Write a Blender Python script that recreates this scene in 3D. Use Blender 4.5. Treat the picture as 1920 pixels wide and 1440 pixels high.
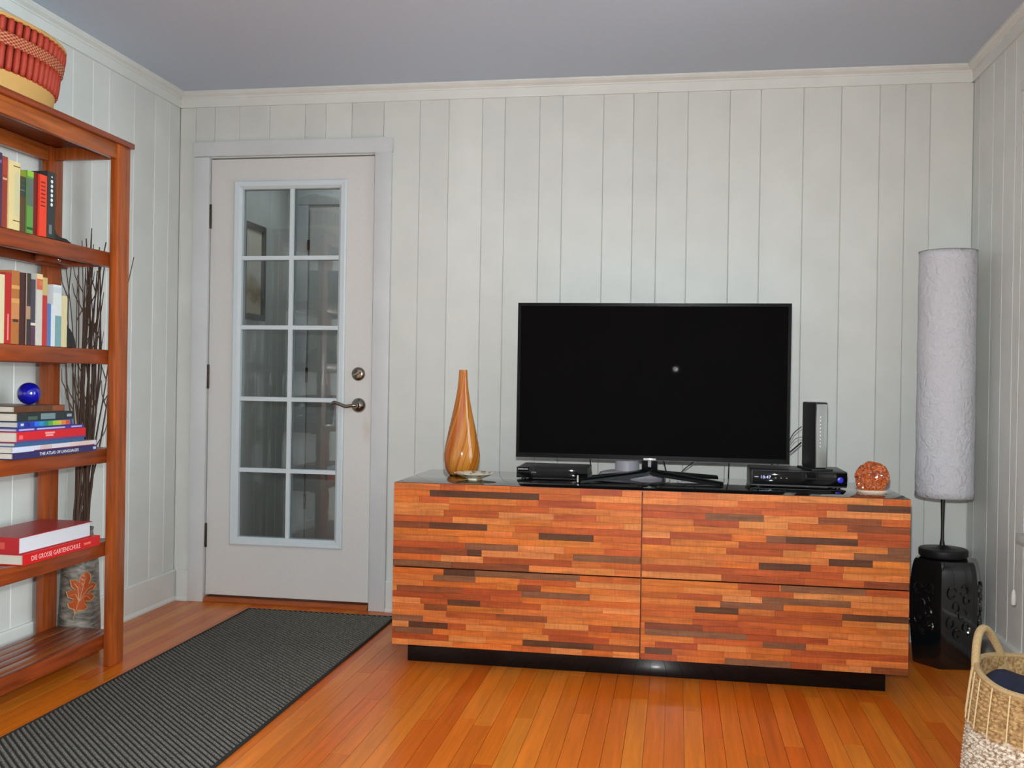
import bpy, bmesh, math, random
from mathutils import Vector, Matrix
R = random.Random(7)
for o in list(bpy.data.objects): bpy.data.objects.remove(o)
S = bpy.context.scene
COL = S.collection

# ------------------------------------------------------------------ camera
CAM_F, CAM_YAW, CAM_PITCH, CAM_ROLL = 1836.6, .1669, -.0022, .0159
CAM_LOC = Vector((2.3125, -4.2639, 1.0436))
cd = bpy.data.cameras.new('camera'); cam = bpy.data.objects.new('camera', cd); COL.objects.link(cam)
cd.sensor_width = 36; cd.lens = CAM_F*36/1920; cd.clip_start = .02
fw = Vector((-math.sin(CAM_YAW)*math.cos(CAM_PITCH), math.cos(CAM_YAW)*math.cos(CAM_PITCH), math.sin(CAM_PITCH)))
rt = Vector((math.cos(CAM_YAW), math.sin(CAM_YAW), 0)); up = rt.cross(fw)
c_, s_ = math.cos(CAM_ROLL), math.sin(CAM_ROLL)
r2 = rt*c_ + up*s_
u2 = up*c_ - rt*s_
# positive roll turns the picture clockwise
m = Matrix((r2, u2, -fw)).transposed().to_4x4(); m.translation = CAM_LOC
cam.matrix_world = m
S.camera = cam

# ------------------------------------------------------------------ world, lights, exposure
S.view_settings.view_transform = 'Standard'; S.view_settings.look = 'None'
S.view_settings.gamma = 1; S.view_settings.use_curve_mapping = False
S.view_settings.exposure = -.22
W_ = bpy.data.worlds.new('overcast_sky'); S.world = W_; W_.use_nodes = True
W_.node_tree.nodes['Background'].inputs[0].default_value = (.75, .86, 1, 1)
W_.node_tree.nodes['Background'].inputs[1].default_value = 1.5
def area(name, loc, direction, sx, sy, power, color=(1, 1, 1)):
    l = bpy.data.lights.new(name, 'AREA'); l.shape = 'RECTANGLE'; l.size = sx; l.size_y = sy
    l.energy = power; l.color = color
    o = bpy.data.objects.new(name, l); COL.objects.link(o); o.location = loc
    o.rotation_euler = Vector(direction).to_track_quat('-Z', 'Y').to_euler()
    return o
area('daylight_side_window', (3.60, -1.305, 1.28), (-1, 0, 0), .86, 1.4, 20, (.86, .955, 1))
area('fill_far_side', (3.60, -3.9, 1.30), (-1, 0, 0), 1.9, 1.5, 320, (.88, .96, 1))  # added frontal fill for back and left walls, set in an invented window
area('fill_left_side', (-.11, -4.3, 1.30), (1, 0, 0), 1.5, 1.5, 140, (.88, .96, 1))  # added fill from the left, set in an invented window behind the camera
fl = bpy.data.lights.new('camera_flash', 'SPOT'); fl.energy = 300; fl.color = (.955, 1, 1); fl.shadow_soft_size = .018
fl.spot_size = math.radians(100); fl.spot_blend = 1.0
fo = bpy.data.objects.new('camera_flash', fl); COL.objects.link(fo); fo.location = (2.30, -4.22, 1.16)
fo.rotation_euler = (Vector((2.0, 0, .42))-Vector((2.30, -4.22, 1.16))).to_track_quat('-Z', 'Y').to_euler()
area('vestibule_fill', (.62, .62, 2.25), (0, 0, -1), .5, .4, 3.2, (.92, .97, 1))  # added overhead fill; the closed vestibule has no window

# ------------------------------------------------------------------ materials
def srgb(r, g, b):
    f = lambda v: (v/255/12.92) if v <= 10 else ((v/255+.055)/1.055)**2.4
    return (f(r), f(g), f(b), 1)
MATS = {}
def newmat(name):
    m = bpy.data.materials.new(name); m.use_nodes = True
    b = m.node_tree.nodes['Principled BSDF']; MATS[name] = m
    return m, m.node_tree.nodes, m.node_tree.links, b
def plain(name, col, rough=.5, metal=0, spec=.5, bump=0, bscale=200, coat=0, emit=None, estr=0):
    m, n, l, b = newmat(name)
    b.inputs['Base Color'].default_value = col; b.inputs['Roughness'].default_value = rough
    b.inputs['Metallic'].default_value = metal; b.inputs['Specular IOR Level'].default_value = spec
    b.inputs['Coat Weight'].default_value = coat
    if emit: b.inputs['Emission Color'].default_value = emit; b.inputs['Emission Strength'].default_value = estr
    nz = n.new('ShaderNodeTexNoise'); nz.inputs['Scale'].default_value = bscale
    g = n.new('ShaderNodeNewGeometry'); l.new(g.outputs['Position'], nz.inputs['Vector'])
    mx = n.new('ShaderNodeMix'); mx.data_type = 'RGBA'; mx.blend_type = 'MULTIPLY'; mx.inputs[0].default_value = .12
    mx.inputs[6].default_value = col; l.new(nz.outputs['Color'], mx.inputs[7]); l.new(mx.outputs[2], b.inputs['Base Color'])
    if bump:
        bp = n.new('ShaderNodeBump'); bp.inputs['Strength'].default_value = bump; bp.inputs['Distance'].default_value = .004
        l.new(nz.outputs['Fac'], bp.inputs['Height']); l.new(bp.outputs[0], b.inputs['Normal'])
    return m
def wood(name, axis, rough=.35, coat=0, stretch=14, fine=60, dark=.55, bump=.12, sat_obj=True, col=None, cross=0, spec=.35):
    """wood whose hue is the object's own colour; grain runs along `axis`"""
    m, n, l, b = newmat(name)
    g = n.new('ShaderNodeNewGeometry'); oi = n.new('ShaderNodeObjectInfo')
    ad = n.new('ShaderNodeVectorMath'); ad.operation = 'MULTIPLY_ADD'
    l.new(oi.outputs['Random'], ad.inputs[0]); ad.inputs[1].default_value = (37, 53, 71); l.new(g.outputs['Position'], ad.inputs[2])
    mp = n.new('ShaderNodeMapping'); sc = [fine]*3; sc[axis] = fine/stretch; mp.inputs['Scale'].default_value = sc
    l.new(ad.outputs[0], mp.inputs['Vector'])
    nz = n.new('ShaderNodeTexNoise'); nz.inputs['Scale'].default_value = 1; nz.inputs['Detail'].default_value = 5; nz.inputs['Distortion'].default_value = .6
    l.new(mp.outputs[0], nz.inputs['Vector'])
    rp = n.new('ShaderNodeMapRange'); rp.inputs[1].default_value = .3; rp.inputs[2].default_value = .75
    rp.inputs[3].default_value = dark; rp.inputs[4].default_value = 1.12
    l.new(nz.outputs['Fac'], rp.inputs[0])
    vm = n.new('ShaderNodeVectorMath'); vm.operation = 'SCALE'
    if col: vm.inputs[0].default_value = col[:3]
    else: l.new(oi.outputs['Color'], vm.inputs[0])
    if cross:
        m2 = n.new('ShaderNodeMapping'); s2 = [8]*3; s2[axis] = 170; m2.inputs['Scale'].default_value = s2; l.new(ad.outputs[0], m2.inputs['Vector'])
        n2 = n.new('ShaderNodeTexNoise'); n2.inputs['Scale'].default_value = 1; l.new(m2.outputs[0], n2.inputs['Vector'])
        r2_ = n.new('ShaderNodeMapRange'); r2_.inputs[1].default_value = .3; r2_.inputs[2].default_value = .55; r2_.inputs[3].default_value = 1-cross; r2_.inputs[4].default_value = 1
        l.new(n2.outputs['Fac'], r2_.inputs[0])
        mu = n.new('ShaderNodeMath'); mu.operation = 'MULTIPLY'; l.new(rp.outputs[0], mu.inputs[0]); l.new(r2_.outputs[0], mu.inputs[1])
        l.new(mu.outputs[0], vm.inputs['Scale'])
    else: l.new(rp.outputs[0], vm.inputs['Scale'])
    l.new(vm.outputs[0], b.inputs['Base Color'])
    b.inputs['Roughness'].default_value = rough; b.inputs['Coat Weight'].default_value = coat; b.inputs['Coat Roughness'].default_value = .12
    b.inputs['Specular IOR Level'].default_value = spec
    bp = n.new('ShaderNodeBump'); bp.inputs['Strength'].default_value = bump; bp.inputs['Distance'].default_value = .002
    l.new(nz.outputs['Fac'], bp.inputs['Height']); l.new(bp.outputs[0], b.inputs['Normal'])
    return m
def objcol(name, rough=.55, spec=.4, coat=0):
    m, n, l, b = newmat(name)
    oi = n.new('ShaderNodeObjectInfo'); nz = n.new('ShaderNodeTexNoise'); nz.inputs['Scale'].default_value = 90
    g = n.new('ShaderNodeNewGeometry'); l.new(g.outputs['Position'], nz.inputs['Vector'])
    mx = n.new('ShaderNodeMix'); mx.data_type = 'RGBA'; mx.blend_type = 'MULTIPLY'; mx.inputs[0].default_value = .15
    l.new(oi.outputs['Color'], mx.inputs[6]); l.new(nz.outputs['Color'], mx.inputs[7]); l.new(mx.outputs[2], b.inputs['Base Color'])
    b.inputs['Roughness'].default_value = rough; b.inputs['Specular IOR Level'].default_value = spec; b.inputs['Coat Weight'].default_value = coat
    return m
def paint_boards(name, col, knots=True, rough=.42):
    m, n, l, b = newmat(name)
    g = n.new('ShaderNodeNewGeometry'); oi = n.new('ShaderNodeObjectInfo')
    mp = n.new('ShaderNodeMapping'); mp.inputs['Scale'].default_value = (1, 1, .62); l.new(g.outputs['Position'], mp.inputs['Vector'])
    vo = n.new('ShaderNodeTexVoronoi'); vo.inputs['Scale'].default_value = 3.1; vo.inputs['Randomness'].default_value = 1; l.new(mp.outputs[0], vo.inputs['Vector'])
    nz = n.new('ShaderNodeTexNoise'); nz.inputs['Scale'].default_value = 6; nz.inputs['Detail'].default_value = 4; l.new(g.outputs['Position'], nz.inputs['Vector'])
    n3 = n.new('ShaderNodeTexNoise'); n3.inputs['Scale'].default_value = 60; l.new(g.outputs['Position'], n3.inputs['Vector'])
    ad = n.new('ShaderNodeMath'); ad.operation = 'MULTIPLY_ADD'; ad.inputs[1].default_value = .05; l.new(n3.outputs['Fac'], ad.inputs[0]); l.new(vo.outputs['Distance'], ad.inputs[2])
    kr = n.new('ShaderNodeMapRange'); kr.inputs[1].default_value = .055; kr.inputs[2].default_value = .085; kr.inputs[3].default_value = .35 if knots else 0; kr.inputs[4].default_value = 0
    l.new(ad.outputs[0], kr.inputs[0])
    # only some cells carry a knot that shows through the paint
    sp = n.new('ShaderNodeSeparateColor'); l.new(vo.outputs['Color'], sp.inputs[0])
    gt = n.new('ShaderNodeMath'); gt.operation = 'GREATER_THAN'; gt.inputs[1].default_value = .45; l.new(sp.outputs[0], gt.inputs[0])
    km = n.new('ShaderNodeMath'); km.operation = 'MULTIPLY'; l.new(kr.outputs[0], km.inputs[0]); l.new(gt.outputs[0], km.inputs[1])
    va = n.new('ShaderNodeMapRange'); va.inputs[3].default_value = .94; va.inputs[4].default_value = 1.03; l.new(oi.outputs['Random'], va.inputs[0])
    vb = n.new('ShaderNodeMapRange'); vb.inputs[1].default_value = .3; vb.inputs[2].default_value = .7; vb.inputs[3].default_value = .95; vb.inputs[4].default_value = 1.03; l.new(nz.outputs['Fac'], vb.inputs[0])
    mm = n.new('ShaderNodeMath'); mm.operation = 'MULTIPLY'; l.new(va.outputs[0], mm.inputs[0]); l.new(vb.outputs[0], mm.inputs[1])
    vs = n.new('ShaderNodeVectorMath'); vs.operation = 'SCALE'; vs.inputs[0].default_value = col[:3]; l.new(mm.outputs[0], vs.inputs['Scale'])
    mx = n.new('ShaderNodeMix'); mx.data_type = 'RGBA'; l.new(km.outputs[0], mx.inputs[0]); l.new(vs.outputs[0], mx.inputs[6]); mx.inputs[7].default_value = srgb(150, 135, 120)
    l.new(mx.outputs[2], b.inputs['Base Color']); b.inputs['Roughness'].default_value = rough
    wv = n.new('ShaderNodeMapping'); wv.inputs['Scale'].default_value = (60, 60, 3); l.new(g.outputs['Position'], wv.inputs['Vector'])
    n4 = n.new('ShaderNodeTexNoise'); n4.inputs['Scale'].default_value = 1; l.new(wv.outputs[0], n4.inputs['Vector'])
    bp = n.new('ShaderNodeBump'); bp.inputs['Strength'].default_value = .08; bp.inputs['Distance'].default_value = .003; l.new(n4.outputs['Fac'], bp.inputs['Height']); l.new(bp.outputs[0], b.inputs['Normal'])
    return m
def glass_mat(name, tint=(.85, .93, .93), refl=.08):
    m = bpy.data.materials.new(name); m.use_nodes = True; n = m.node_tree.nodes; l = m.node_tree.links; n.clear()
    o = n.new('ShaderNodeOutputMaterial'); t = n.new('ShaderNodeBsdfTransparent'); t.inputs[0].default_value = (*tint, 1)
    g = n.new('ShaderNodeBsdfGlossy'); g.inputs['Roughness'].default_value = .01
    fr = n.new('ShaderNodeFresnel'); fr.inputs[0].default_value = 1.5
    ad = n.new('ShaderNodeMath'); ad.operation = 'ADD'; ad.inputs[1].default_value = refl; l.new(fr.outputs[0], ad.inputs[0])
    nz = n.new('ShaderNodeTexNoise'); nz.inputs['Scale'].default_value = 3
    bp = n.new('ShaderNodeBump'); bp.inputs['Strength'].default_value = .02; bp.inputs['Distance'].default_value = .01; l.new(nz.outputs[0], bp.inputs['Height']); l.new(bp.outputs[0], g.inputs['Normal'])
    x = n.new('ShaderNodeMixShader'); l.new(ad.outputs[0], x.inputs[0]); l.new(t.outputs[0], x.inputs[1]); l.new(g.outputs[0], x.inputs[2]); l.new(x.outputs[0], o.inputs[0])
    MATS[name] = m; return m
WALL = paint_boards('painted_pine_boards', srgb(214, 216, 211))
WALLP = paint_boards('painted_plaster', srgb(214, 216, 211), knots=False)
TRIM = paint_boards('trim_paint', srgb(220, 222, 217), knots=False, rough=.35)
CASE = paint_boards('casing_paint', srgb(211, 214, 215), knots=True, rough=.4)
CEIL = plain('ceiling_paint', srgb(198, 211, 226), .8, bump=.15, bscale=90)
DOORP = plain('door_paint', srgb(220, 219, 216), .45, bump=.05, bscale=120)
_n, _l = DOORP.node_tree.nodes, DOORP.node_tree.links
_g = _n.new('ShaderNodeNewGeometry'); _d = _n.new('ShaderNodeVectorMath'); _d.operation = 'SUBTRACT'; _l.new(_g.outputs['Position'], _d.inputs[0]); _d.inputs[1].default_value = (.930, .006, .815)
_s = _n.new('ShaderNodeVectorMath'); _s.operation = 'MULTIPLY'; _l.new(_d.outputs[0], _s.inputs[0]); _s.inputs[1].default_value = (28, 20, 11)
_w = _n.new('ShaderNodeTexNoise'); _w.inputs['Scale'].default_value = 25; _l.new(_g.outputs['Position'], _w.inputs['Vector'])
_q = _n.new('ShaderNodeVectorMath'); _q.operation = 'LENGTH'; _l.new(_s.outputs[0], _q.inputs[0])
_a = _n.new('ShaderNodeMath'); _a.operation = 'ADD'; _l.new(_q.outputs['Value'], _a.inputs[0]); _l.new(_w.outputs['Fac'], _a.inputs[1])
_r = _n.new('ShaderNodeMapRange'); _r.inputs[1].default_value = .4; _r.inputs[2].default_value = 1.4; _r.inputs[3].default_value = .3; _r.inputs[4].default_value = 0; _l.new(_a.outputs[0], _r.inputs[0])
_m = _n.new('ShaderNodeMix'); _m.data_type = 'RGBA'; _l.new(_r.outputs[0], _m.inputs[0]); _l.new([x for x in _n if x.type == 'MIX' and x != _m][0].outputs[2], _m.inputs[6]); _m.inputs[7].default_value = srgb(176, 150, 100)
_l.new(_m.outputs[2], _n['Principled BSDF'].inputs['Base Color'])   # handled patch by the lever
SASH = plain('sash_paint', srgb(214, 224, 228), .4)
GAP = plain('subfloor_board', srgb(120, 118, 110), .8)  # even grey of the slab under the floor strips
FLOORW = wood('oak_strip_floor', 1, rough=.3, coat=.14, spec=.25, stretch=22, fine=70, dark=.80, bump=.03)
CABW = wood('reclaimed_strip_wood', 0, rough=.42, coat=.08, spec=.25, stretch=10, fine=90, dark=.62, bump=.2, cross=.18)
SHELFW = wood('stained_pine', 1, rough=.34, coat=.25, stretch=14, fine=55, dark=.5, bump=.08)
SHELFV = wood('stained_pine_upright', 2, rough=.34, coat=.25, stretch=14, fine=55, dark=.5, bump=.08)
THRESH = wood('threshold_wood', 0, rough=.35, coat=.2, col=srgb(170, 85, 35))
BLACKG = plain('black_gloss', srgb(13, 12, 13), .04, spec=.3)
BEZEL = plain('bezel_black', srgb(14, 15, 16), .2, spec=.12)
BLACKL = plain('black_lacquer_top', srgb(22, 19, 18), .09, spec=.7, coat=.6)
BLACKM = plain('black_matt', srgb(24, 24, 26), .45)
DARKPL = plain('dark_plastic', srgb(34, 34, 36), .38)
SCREEN = plain('tv_screen_glass', srgb(15, 14, 14), .025, spec=.0001)
CHROME = plain('chrome', srgb(225, 225, 228), .12, metal=1)
NICKEL = plain('brushed_nickel', srgb(150, 143, 132), .22, metal=1)
HINGE = plain('dull_hinge_metal', srgb(120, 112, 100), .35, metal=1)
GREYPL = plain('grey_plastic', srgb(176, 172, 182), .4)
SILVER = plain('silver_panel', srgb(150, 152, 148), .4, metal=.3)
WHITEP = plain('white_print', srgb(225, 225, 225), .5)
LED = plain('led_white', srgb(230, 235, 240), .4, emit=(1, 1, 1, 1), estr=.5)
LEDB = plain('led_blue', srgb(20, 24, 150), .3, emit=srgb(40, 40, 220), estr=.35)
DIGIT = plain('display_digits', srgb(190, 190, 255), .4, emit=srgb(180, 185, 255), estr=.9)
COVER = objcol('book_cover', .42, .45, .15)
PAPER = plain('page_edges', srgb(206, 200, 186), .8, bump=.3, bscale=500)
PAPERW = plain('white_page_edges', srgb(208, 210, 216), .8, bump=.2, bscale=500)
ROPE = plain('jute_rope', srgb(176, 148, 104), .8, bump=.6, bscale=260)
NAVY = plain('navy_cloth', srgb(24, 30, 58), .9, bump=.5, bscale=70)
PANE = glass_mat('window_pane', (.77, .80, .80), .05)
BLUEG = plain('cobalt_glass', srgb(10, 18, 150), .05, spec=.8, coat=.6)
CORDW = plain('white_cord', srgb(205, 205, 195), .6)
TWIG = plain('twig_bark', srgb(92, 70, 58), .8, bump=.5, bscale=300)

# ------------------------------------------------------------------ mesh helpers
def finish(name, bm, mat, parent=None, smooth=False, origin=None):
    bmesh.ops.recalc_face_normals(bm, faces=bm.faces)
    co = [v.co for v in bm.verts]
    if origin is None:
        mn = Vector((min(c[i] for c in co) for i in range(3))); mx = Vector((max(c[i] for c in co) for i in range(3)))
        origin = (mn+mx)/2
    origin = Vector(origin)
    bmesh.ops.translate(bm, verts=bm.verts, vec=-origin)
    me = bpy.data.meshes.new(name); bm.to_mesh(me); bm.free()
    if smooth:
        for p in me.polygons: p.use_smooth = True
        try: me.set_sharp_from_angle(angle=math.radians(38))
        except Exception: pass
    if mat: me.materials.append(mat)
    o = bpy.data.objects.new(name, me); COL.objects.link(o); o.location = origin
    if parent: adopt(o, parent)
    return o
def world_of(o):
    m = Matrix.LocRotScale(o.location, o.rotation_euler, o.scale)
    return (world_of(o.parent) @ o.matrix_parent_inverse @ m) if o.parent else m
def adopt(o, parent):
    o.parent = parent; o.matrix_parent_inverse = world_of(parent).inverted()
def tag(o, label=None, cat=None, group=None, kind=None):
    if label: o['label'] = label
    if cat: o['category'] = cat
    if group: o['group'] = group
    if kind: o['kind'] = kind
    return o
def thing(name, loc, label, cat, group=None):
    o = bpy.data.objects.new(name, None); COL.objects.link(o); o.location = loc; o.empty_display_size = .05
    return tag(o, label, cat, group)
def abox(bm, x0, x1, y0, y1, z0, z1):
    v = [bm.verts.new((x, y, z)) for x in (x0, x1) for y in (y0, y1) for z in (z0, z1)]
    for f in ((0, 1, 3, 2), (4, 6, 7, 5), (0, 4, 5, 1), (2, 3, 7, 6), (0, 2, 6, 4), (1, 5, 7, 3)): bm.faces.new([v[i] for i in f])
    return v
def box(name, x0, x1, y0, y1, z0, z1, mat, parent=None, bevel=0, seg=2):
    bm = bmesh.new(); abox(bm, x0, x1, y0, y1, z0, z1)
    if bevel: bmesh.ops.bevel(bm, geom=bm.edges[:], offset=bevel, segments=seg, affect='EDGES', profile=.5)
    return finish(name, bm, mat, parent, smooth=bool(bevel))
def aprism(bm, pts, axis, a, b):
    """extrude 2-D polygon pts along axis (0,1,2) from a to b; pts are the other two axes in order"""
    def mk(p, t):
        q = list(p); q.insert(axis, t); return bm.verts.new(q)
    A = [mk(p, a) for p in pts]; B = [mk(p, b) for p in pts]; n = len(pts)
    bm.faces.new(A); bm.faces.new(B[::-1])
    for i in range(n): bm.faces.new([A[i], A[(i+1) % n], B[(i+1) % n], B[i]])
def prism(name, pts, axis, a, b, mat, parent=None, smooth=False):
    bm = bmesh.new(); aprism(bm, pts, axis, a, b); return finish(name, bm, mat, parent, smooth)
def alathe(bm, prof, cx, cy, seg=32, rf=None, close=True):
    rings = []
    for i, (r, z) in enumerate(prof):
        ring = []
        for k in range(seg):
            a = 2*math.pi*k/seg; rr, zz = (rf(a, r, z) if rf else (r, z))
            ring.append(bm.verts.new((cx+rr*math.cos(a), cy+rr*math.sin(a), zz)))
        rings.append(ring)
    for i in range(len(rings)-1):
        for k in range(seg):
            bm.faces.new((rings[i][k], rings[i][(k+1) % seg], rings[i+1][(k+1) % seg], rings[i+1][k]))
    if close:
        bm.faces.new(rings[0][::-1]); bm.faces.new(rings[-1])
def lathe(name, prof, cx, cy, mat, parent=None, seg=32, rf=None, close=True, smooth=True):
    bm = bmesh.new(); alathe(bm, prof, cx, cy, seg, rf, close); return finish(name, bm, mat, parent, smooth)
def atube(bm, pts, rad, seg=8, cap=True):
    pts = [Vector(p) for p in pts]; rings = []
    if not hasattr(rad, '__len__'): rad = [rad]*len(pts)
    ref = None
    for i, p in enumerate(pts):
        t = (pts[min(i+1, len(pts)-1)]-pts[max(i-1, 0)]).normalized()
        if ref is None: ref = t.orthogonal().normalized()
        ref = (ref - t*ref.dot(t)).normalized(); bb = t.cross(ref)
        rings.append([bm.verts.new(p+(ref*math.cos(2*math.pi*k/seg)+bb*math.sin(2*math.pi*k/seg))*rad[i]) for k in range(seg)])
    for i in range(len(rings)-1):
        for k in range(seg): bm.faces.new((rings[i][k], rings[i][(k+1) % seg], rings[i+1][(k+1) % seg], rings[i+1][k]))
    if cap: bm.faces.new(rings[0][::-1]); bm.faces.new(rings[-1])
def tube(name, pts, rad, mat, parent=None, seg=8):
    bm = bmesh.new(); atube(bm, pts, rad, seg); return finish(name, bm, mat, parent, True)
def spline(pts, n=8):
    P = [Vector(p) for p in pts]; out = []
    for i in range(len(P)-1):
        a, b, c, d = P[max(i-1, 0)], P[i], P[i+1], P[min(i+2, len(P)-1)]
        for k in range(n):
            t = k/n
            out.append(.5*((2*b)+(c-a)*t+(2*a-5*b+4*c-d)*t*t+(3*b-a-3*c+d)*t**3))
    out.append(P[-1]); return out
def text(name, body, size, origin, right, upv, mat, parent=None, width=None, align='LEFT'):
    cu = bpy.data.curves.new(name, 'FONT'); cu.body = body; cu.size = size; cu.align_x = align; cu.extrude = .0002; cu.resolution_u = 2
    t = bpy.data.objects.new(name, cu); COL.objects.link(t)
    dg = bpy.context.evaluated_depsgraph_get(); me = bpy.data.meshes.new_from_object(t.evaluated_get(dg))
    bpy.data.objects.remove(t); bpy.data.curves.remove(cu)
    xs = [v.co.x for v in me.vertices]; w = max(xs)-min(xs); k = (width/w) if width else 1
    right = Vector(right).normalized(); upv = Vector(upv).normalized(); nn = right.cross(upv)
    for v in me.vertices:
        c = v.co; v.co = right*(c.x-min(xs))*k + upv*c.y + nn*c.z
    me.materials.append(mat); o = bpy.data.objects.new(name, me); COL.objects.link(o); o.location = origin
    if parent: adopt(o, parent)
    return o
UNIT = None
def unit_box():
    global UNIT
    if UNIT is None:
        bm = bmesh.new(); abox(bm, -.5, .5, -.5, .5, -.5, .5); bmesh.ops.recalc_face_normals(bm, faces=bm.faces)
        UNIT = bpy.data.meshes.new('unit_piece'); bm.to_mesh(UNIT); bm.free()
    return UNIT
_cache = {}
def piece(name, x0, x1, y0, y1, z0, z1, mat, parent, color):
    """cheap piece that shares one box mesh with its fellows"""
    if mat.name not in _cache:
        me = unit_box().copy(); me.materials.append(mat); _cache[mat.name] = me
    o = bpy.data.objects.new(name, _cache[mat.name]); COL.objects.link(o)
    o.location = ((x0+x1)/2, (y0+y1)/2, (z0+z1)/2); o.scale = (x1-x0, y1-y0, z1-z0); o.color = color
    adopt(o, parent); return o

# ------------------------------------------------------------------ room shell
RW, RH, REAR = 3.492, 2.3676, -5.9       # right wall x, ceiling z, rear wall y
ZF, ZCB = 2.298, 2.339                    # bottom of frieze, bottom of crown
def jit(c, a, lum=0):
    k = 1+R.uniform(-lum, lum)
    return tuple(max(0, min(1, v*k*(1+R.uniform(-a, a)))) for v in c[:3])+(1,)

# floor: sub-floor slab plus individual oak strips
floor = box('floor', 0, RW, REAR, .10, -.06, -.0125, GAP); tag(floor, kind='structure')
OAK = [srgb(212, 112, 26), srgb(206, 102, 20), srgb(218, 122, 34), srgb(208, 102, 22), srgb(214, 116, 30), srgb(202, 94, 20), srgb(220, 126, 38), srgb(212, 110, 27), srgb(215, 115, 30)]
SW = .0573; Y_NEAR = -2.35
xs = 0.0; bm_far = bmesh.new()
while xs < RW-.002:
    x1 = min(xs+SW, RW)
    y = 0.0; first = True
    while y > Y_NEAR:
        ln = R.uniform(.55, 1.5)*(R.uniform(.3, 1) if first else 1); first = False
        y2 = max(y-ln, Y_NEAR)
        if y2-Y_NEAR < .12: y2 = Y_NEAR
        piece('plank', xs+.0006, x1-.0006, y2+.0006, y-.0006, -.0125, R.uniform(-.0004, 0), FLOORW, floor, jit(R.choice(OAK), .06))
        y = y2
    abox(bm_far, xs+.0006, x1-.0006, REAR, Y_NEAR, -.0125, 0)
    xs += SW
o = finish('planking', bm_far, FLOORW, floor); o.color = OAK[0]; tag(o, kind='stuff')

ceiling = box('ceiling', -.15, RW+.15, REAR-.1, .12, RH, RH+.1, CEIL); tag(ceiling, kind='structure')

CH = .0027   # chamfer that makes the V between two boards
def vboard(name, axis, a, b, face, depth, z0, z1, mat, parent, sgn):
    """upright board; axis 0: runs along x with face at y=face (room on -y side); axis 1: along y, face at x=face, sgn=+1 room on +x"""
    g = .0003; a += g; b -= g
    if axis == 0:
        pts = [(a, face+depth), (a, face+CH), (a+CH, face), (b-CH, face), (b, face+CH), (b, face+depth)]
    else:
        d = -sgn
        pts = [(face+d*depth, a), (face+d*CH, a), (face, a+CH), (face, b-CH), (face+d*CH, b), (face+d*depth, b)]
    return prism(name, pts, 2, z0, z1, mat, parent)

# back wall (y = 0), opening for the glazed door
DX0, DX1, DZ = .145, .962, 2.072
bm = bmesh.new()
abox(bm, -.15, DX0, .018, .115, 0, RH); abox(bm, DX1, RW+.15, .018, .115, 0, RH); abox(bm, DX0, DX1, .018, .115, DZ, RH)
wall_back = finish('wall_back', bm, WALLP); tag(wall_back, kind='structure')
BG = [0, .077, .172, .293, .442, .613, .713, .837, .988, 1.156, 1.289, 1.442, 1.544, 1.699, 1.801, 1.979, 2.109, 2.212, 2.341, 2.517, 2.645, 2.82, 2.973, 3.126, 3.227, 3.325, RW]
for a, b in zip(BG, BG[1:]):
    if a >= DX1 or b <= DX0: vboard('board', 0, a, b, 0, .018, 0, RH, WALL, wall_back, 0)
    elif a < DX0 < b:
        bm = bmesh.new(); g = .0006
        aprism(bm, [(a+g, .018), (a+g, CH), (a+g+CH, 0), (DX0, 0), (DX0, .018)], 2, 0, DZ)
        aprism(bm, [(a+g, .018), (a+g, CH), (a+g+CH, 0), (b-g-CH, 0), (b-g, CH), (b-g, .018)], 2, DZ, RH)
        finish('board', bm, WALL, wall_back)
    elif a < DX1 < b:
        bm = bmesh.new(); g = .0006
        aprism(bm, [(DX1, .018), (DX1, 0), (b-g-CH, 0), (b-g, CH), (b-g, .018)], 2, 0, DZ)
        aprism(bm, [(a+g, .018), (a+g, CH), (a+g+CH, 0), (b-g-CH, 0), (b-g, CH), (b-g, .018)], 2, DZ, RH)
        finish('board', bm, WALL, wall_back)
    else: vboard('board', 0, a, b, 0, .018, DZ, RH, WALL, wall_back, 0)

# left wall (x = 0) with an added window behind the camera for fill light
def side_wall(name, face, sgn, seams, holes):
    d = -sgn; xa, xb = sorted((face+d*.018, face+d*.12))
    ys = sorted({REAR, 0.0}|{h[0] for h in holes}|{h[1] for h in holes}); bm = bmesh.new()
    for a, b in zip(ys, ys[1:]):
        h = [k for k in holes if k[0] <= a+1e-6 and k[1] >= b-1e-6]
        if h: abox(bm, xa, xb, a, b, 0, h[0][2]); abox(bm, xa, xb, a, b, h[0][3], RH)
        else: abox(bm, xa, xb, a, b, 0, RH)
    w = finish(name, bm, WALLP); tag(w, kind='structure')
    for b, a in zip(seams, seams[1:]):
        h = [k for k in holes if k[0] < (a+b)/2 < k[1]]
        if h:
            bm = bmesh.new()
            for z0, z1 in ((0, h[0][2]), (h[0][3], RH)):
                g = .0006
                aprism(bm, [(face+d*.018, a+g), (face+d*CH, a+g), (face, a+g+CH), (face, b-g-CH), (face+d*CH, b-g), (face+d*.018, b-g)], 2, z0, z1)
            finish('board', bm, WALL, w)
        else: vboard('board', 1, a, b, face, .018, 0, RH, WALL, w, sgn)
    return w
def seams_from(lst, until, marks=()):
    out = list(lst)
    ws = [.128, .165, .105, .19, .15, .12, .175]
    i = 0
    while out[-1] > until+.02:
        y = max(out[-1]-ws[i % 7], until); i += 1
        for mk in marks:
            if out[-1] > mk > y-.05 and abs(out[-1]-mk) > .001: y = mk; break
        out.append(y)
    return out
LS = seams_from([0, -.098, -.222, -.391, -.58, -.693, -.824, -.985, -1.141], REAR, (-3.55, -5.05))
RS = seams_from([0, -.086, -.255, -.385, -.508, -.662], REAR, (-.85, -1.76, -2.95, -4.85))
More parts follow.
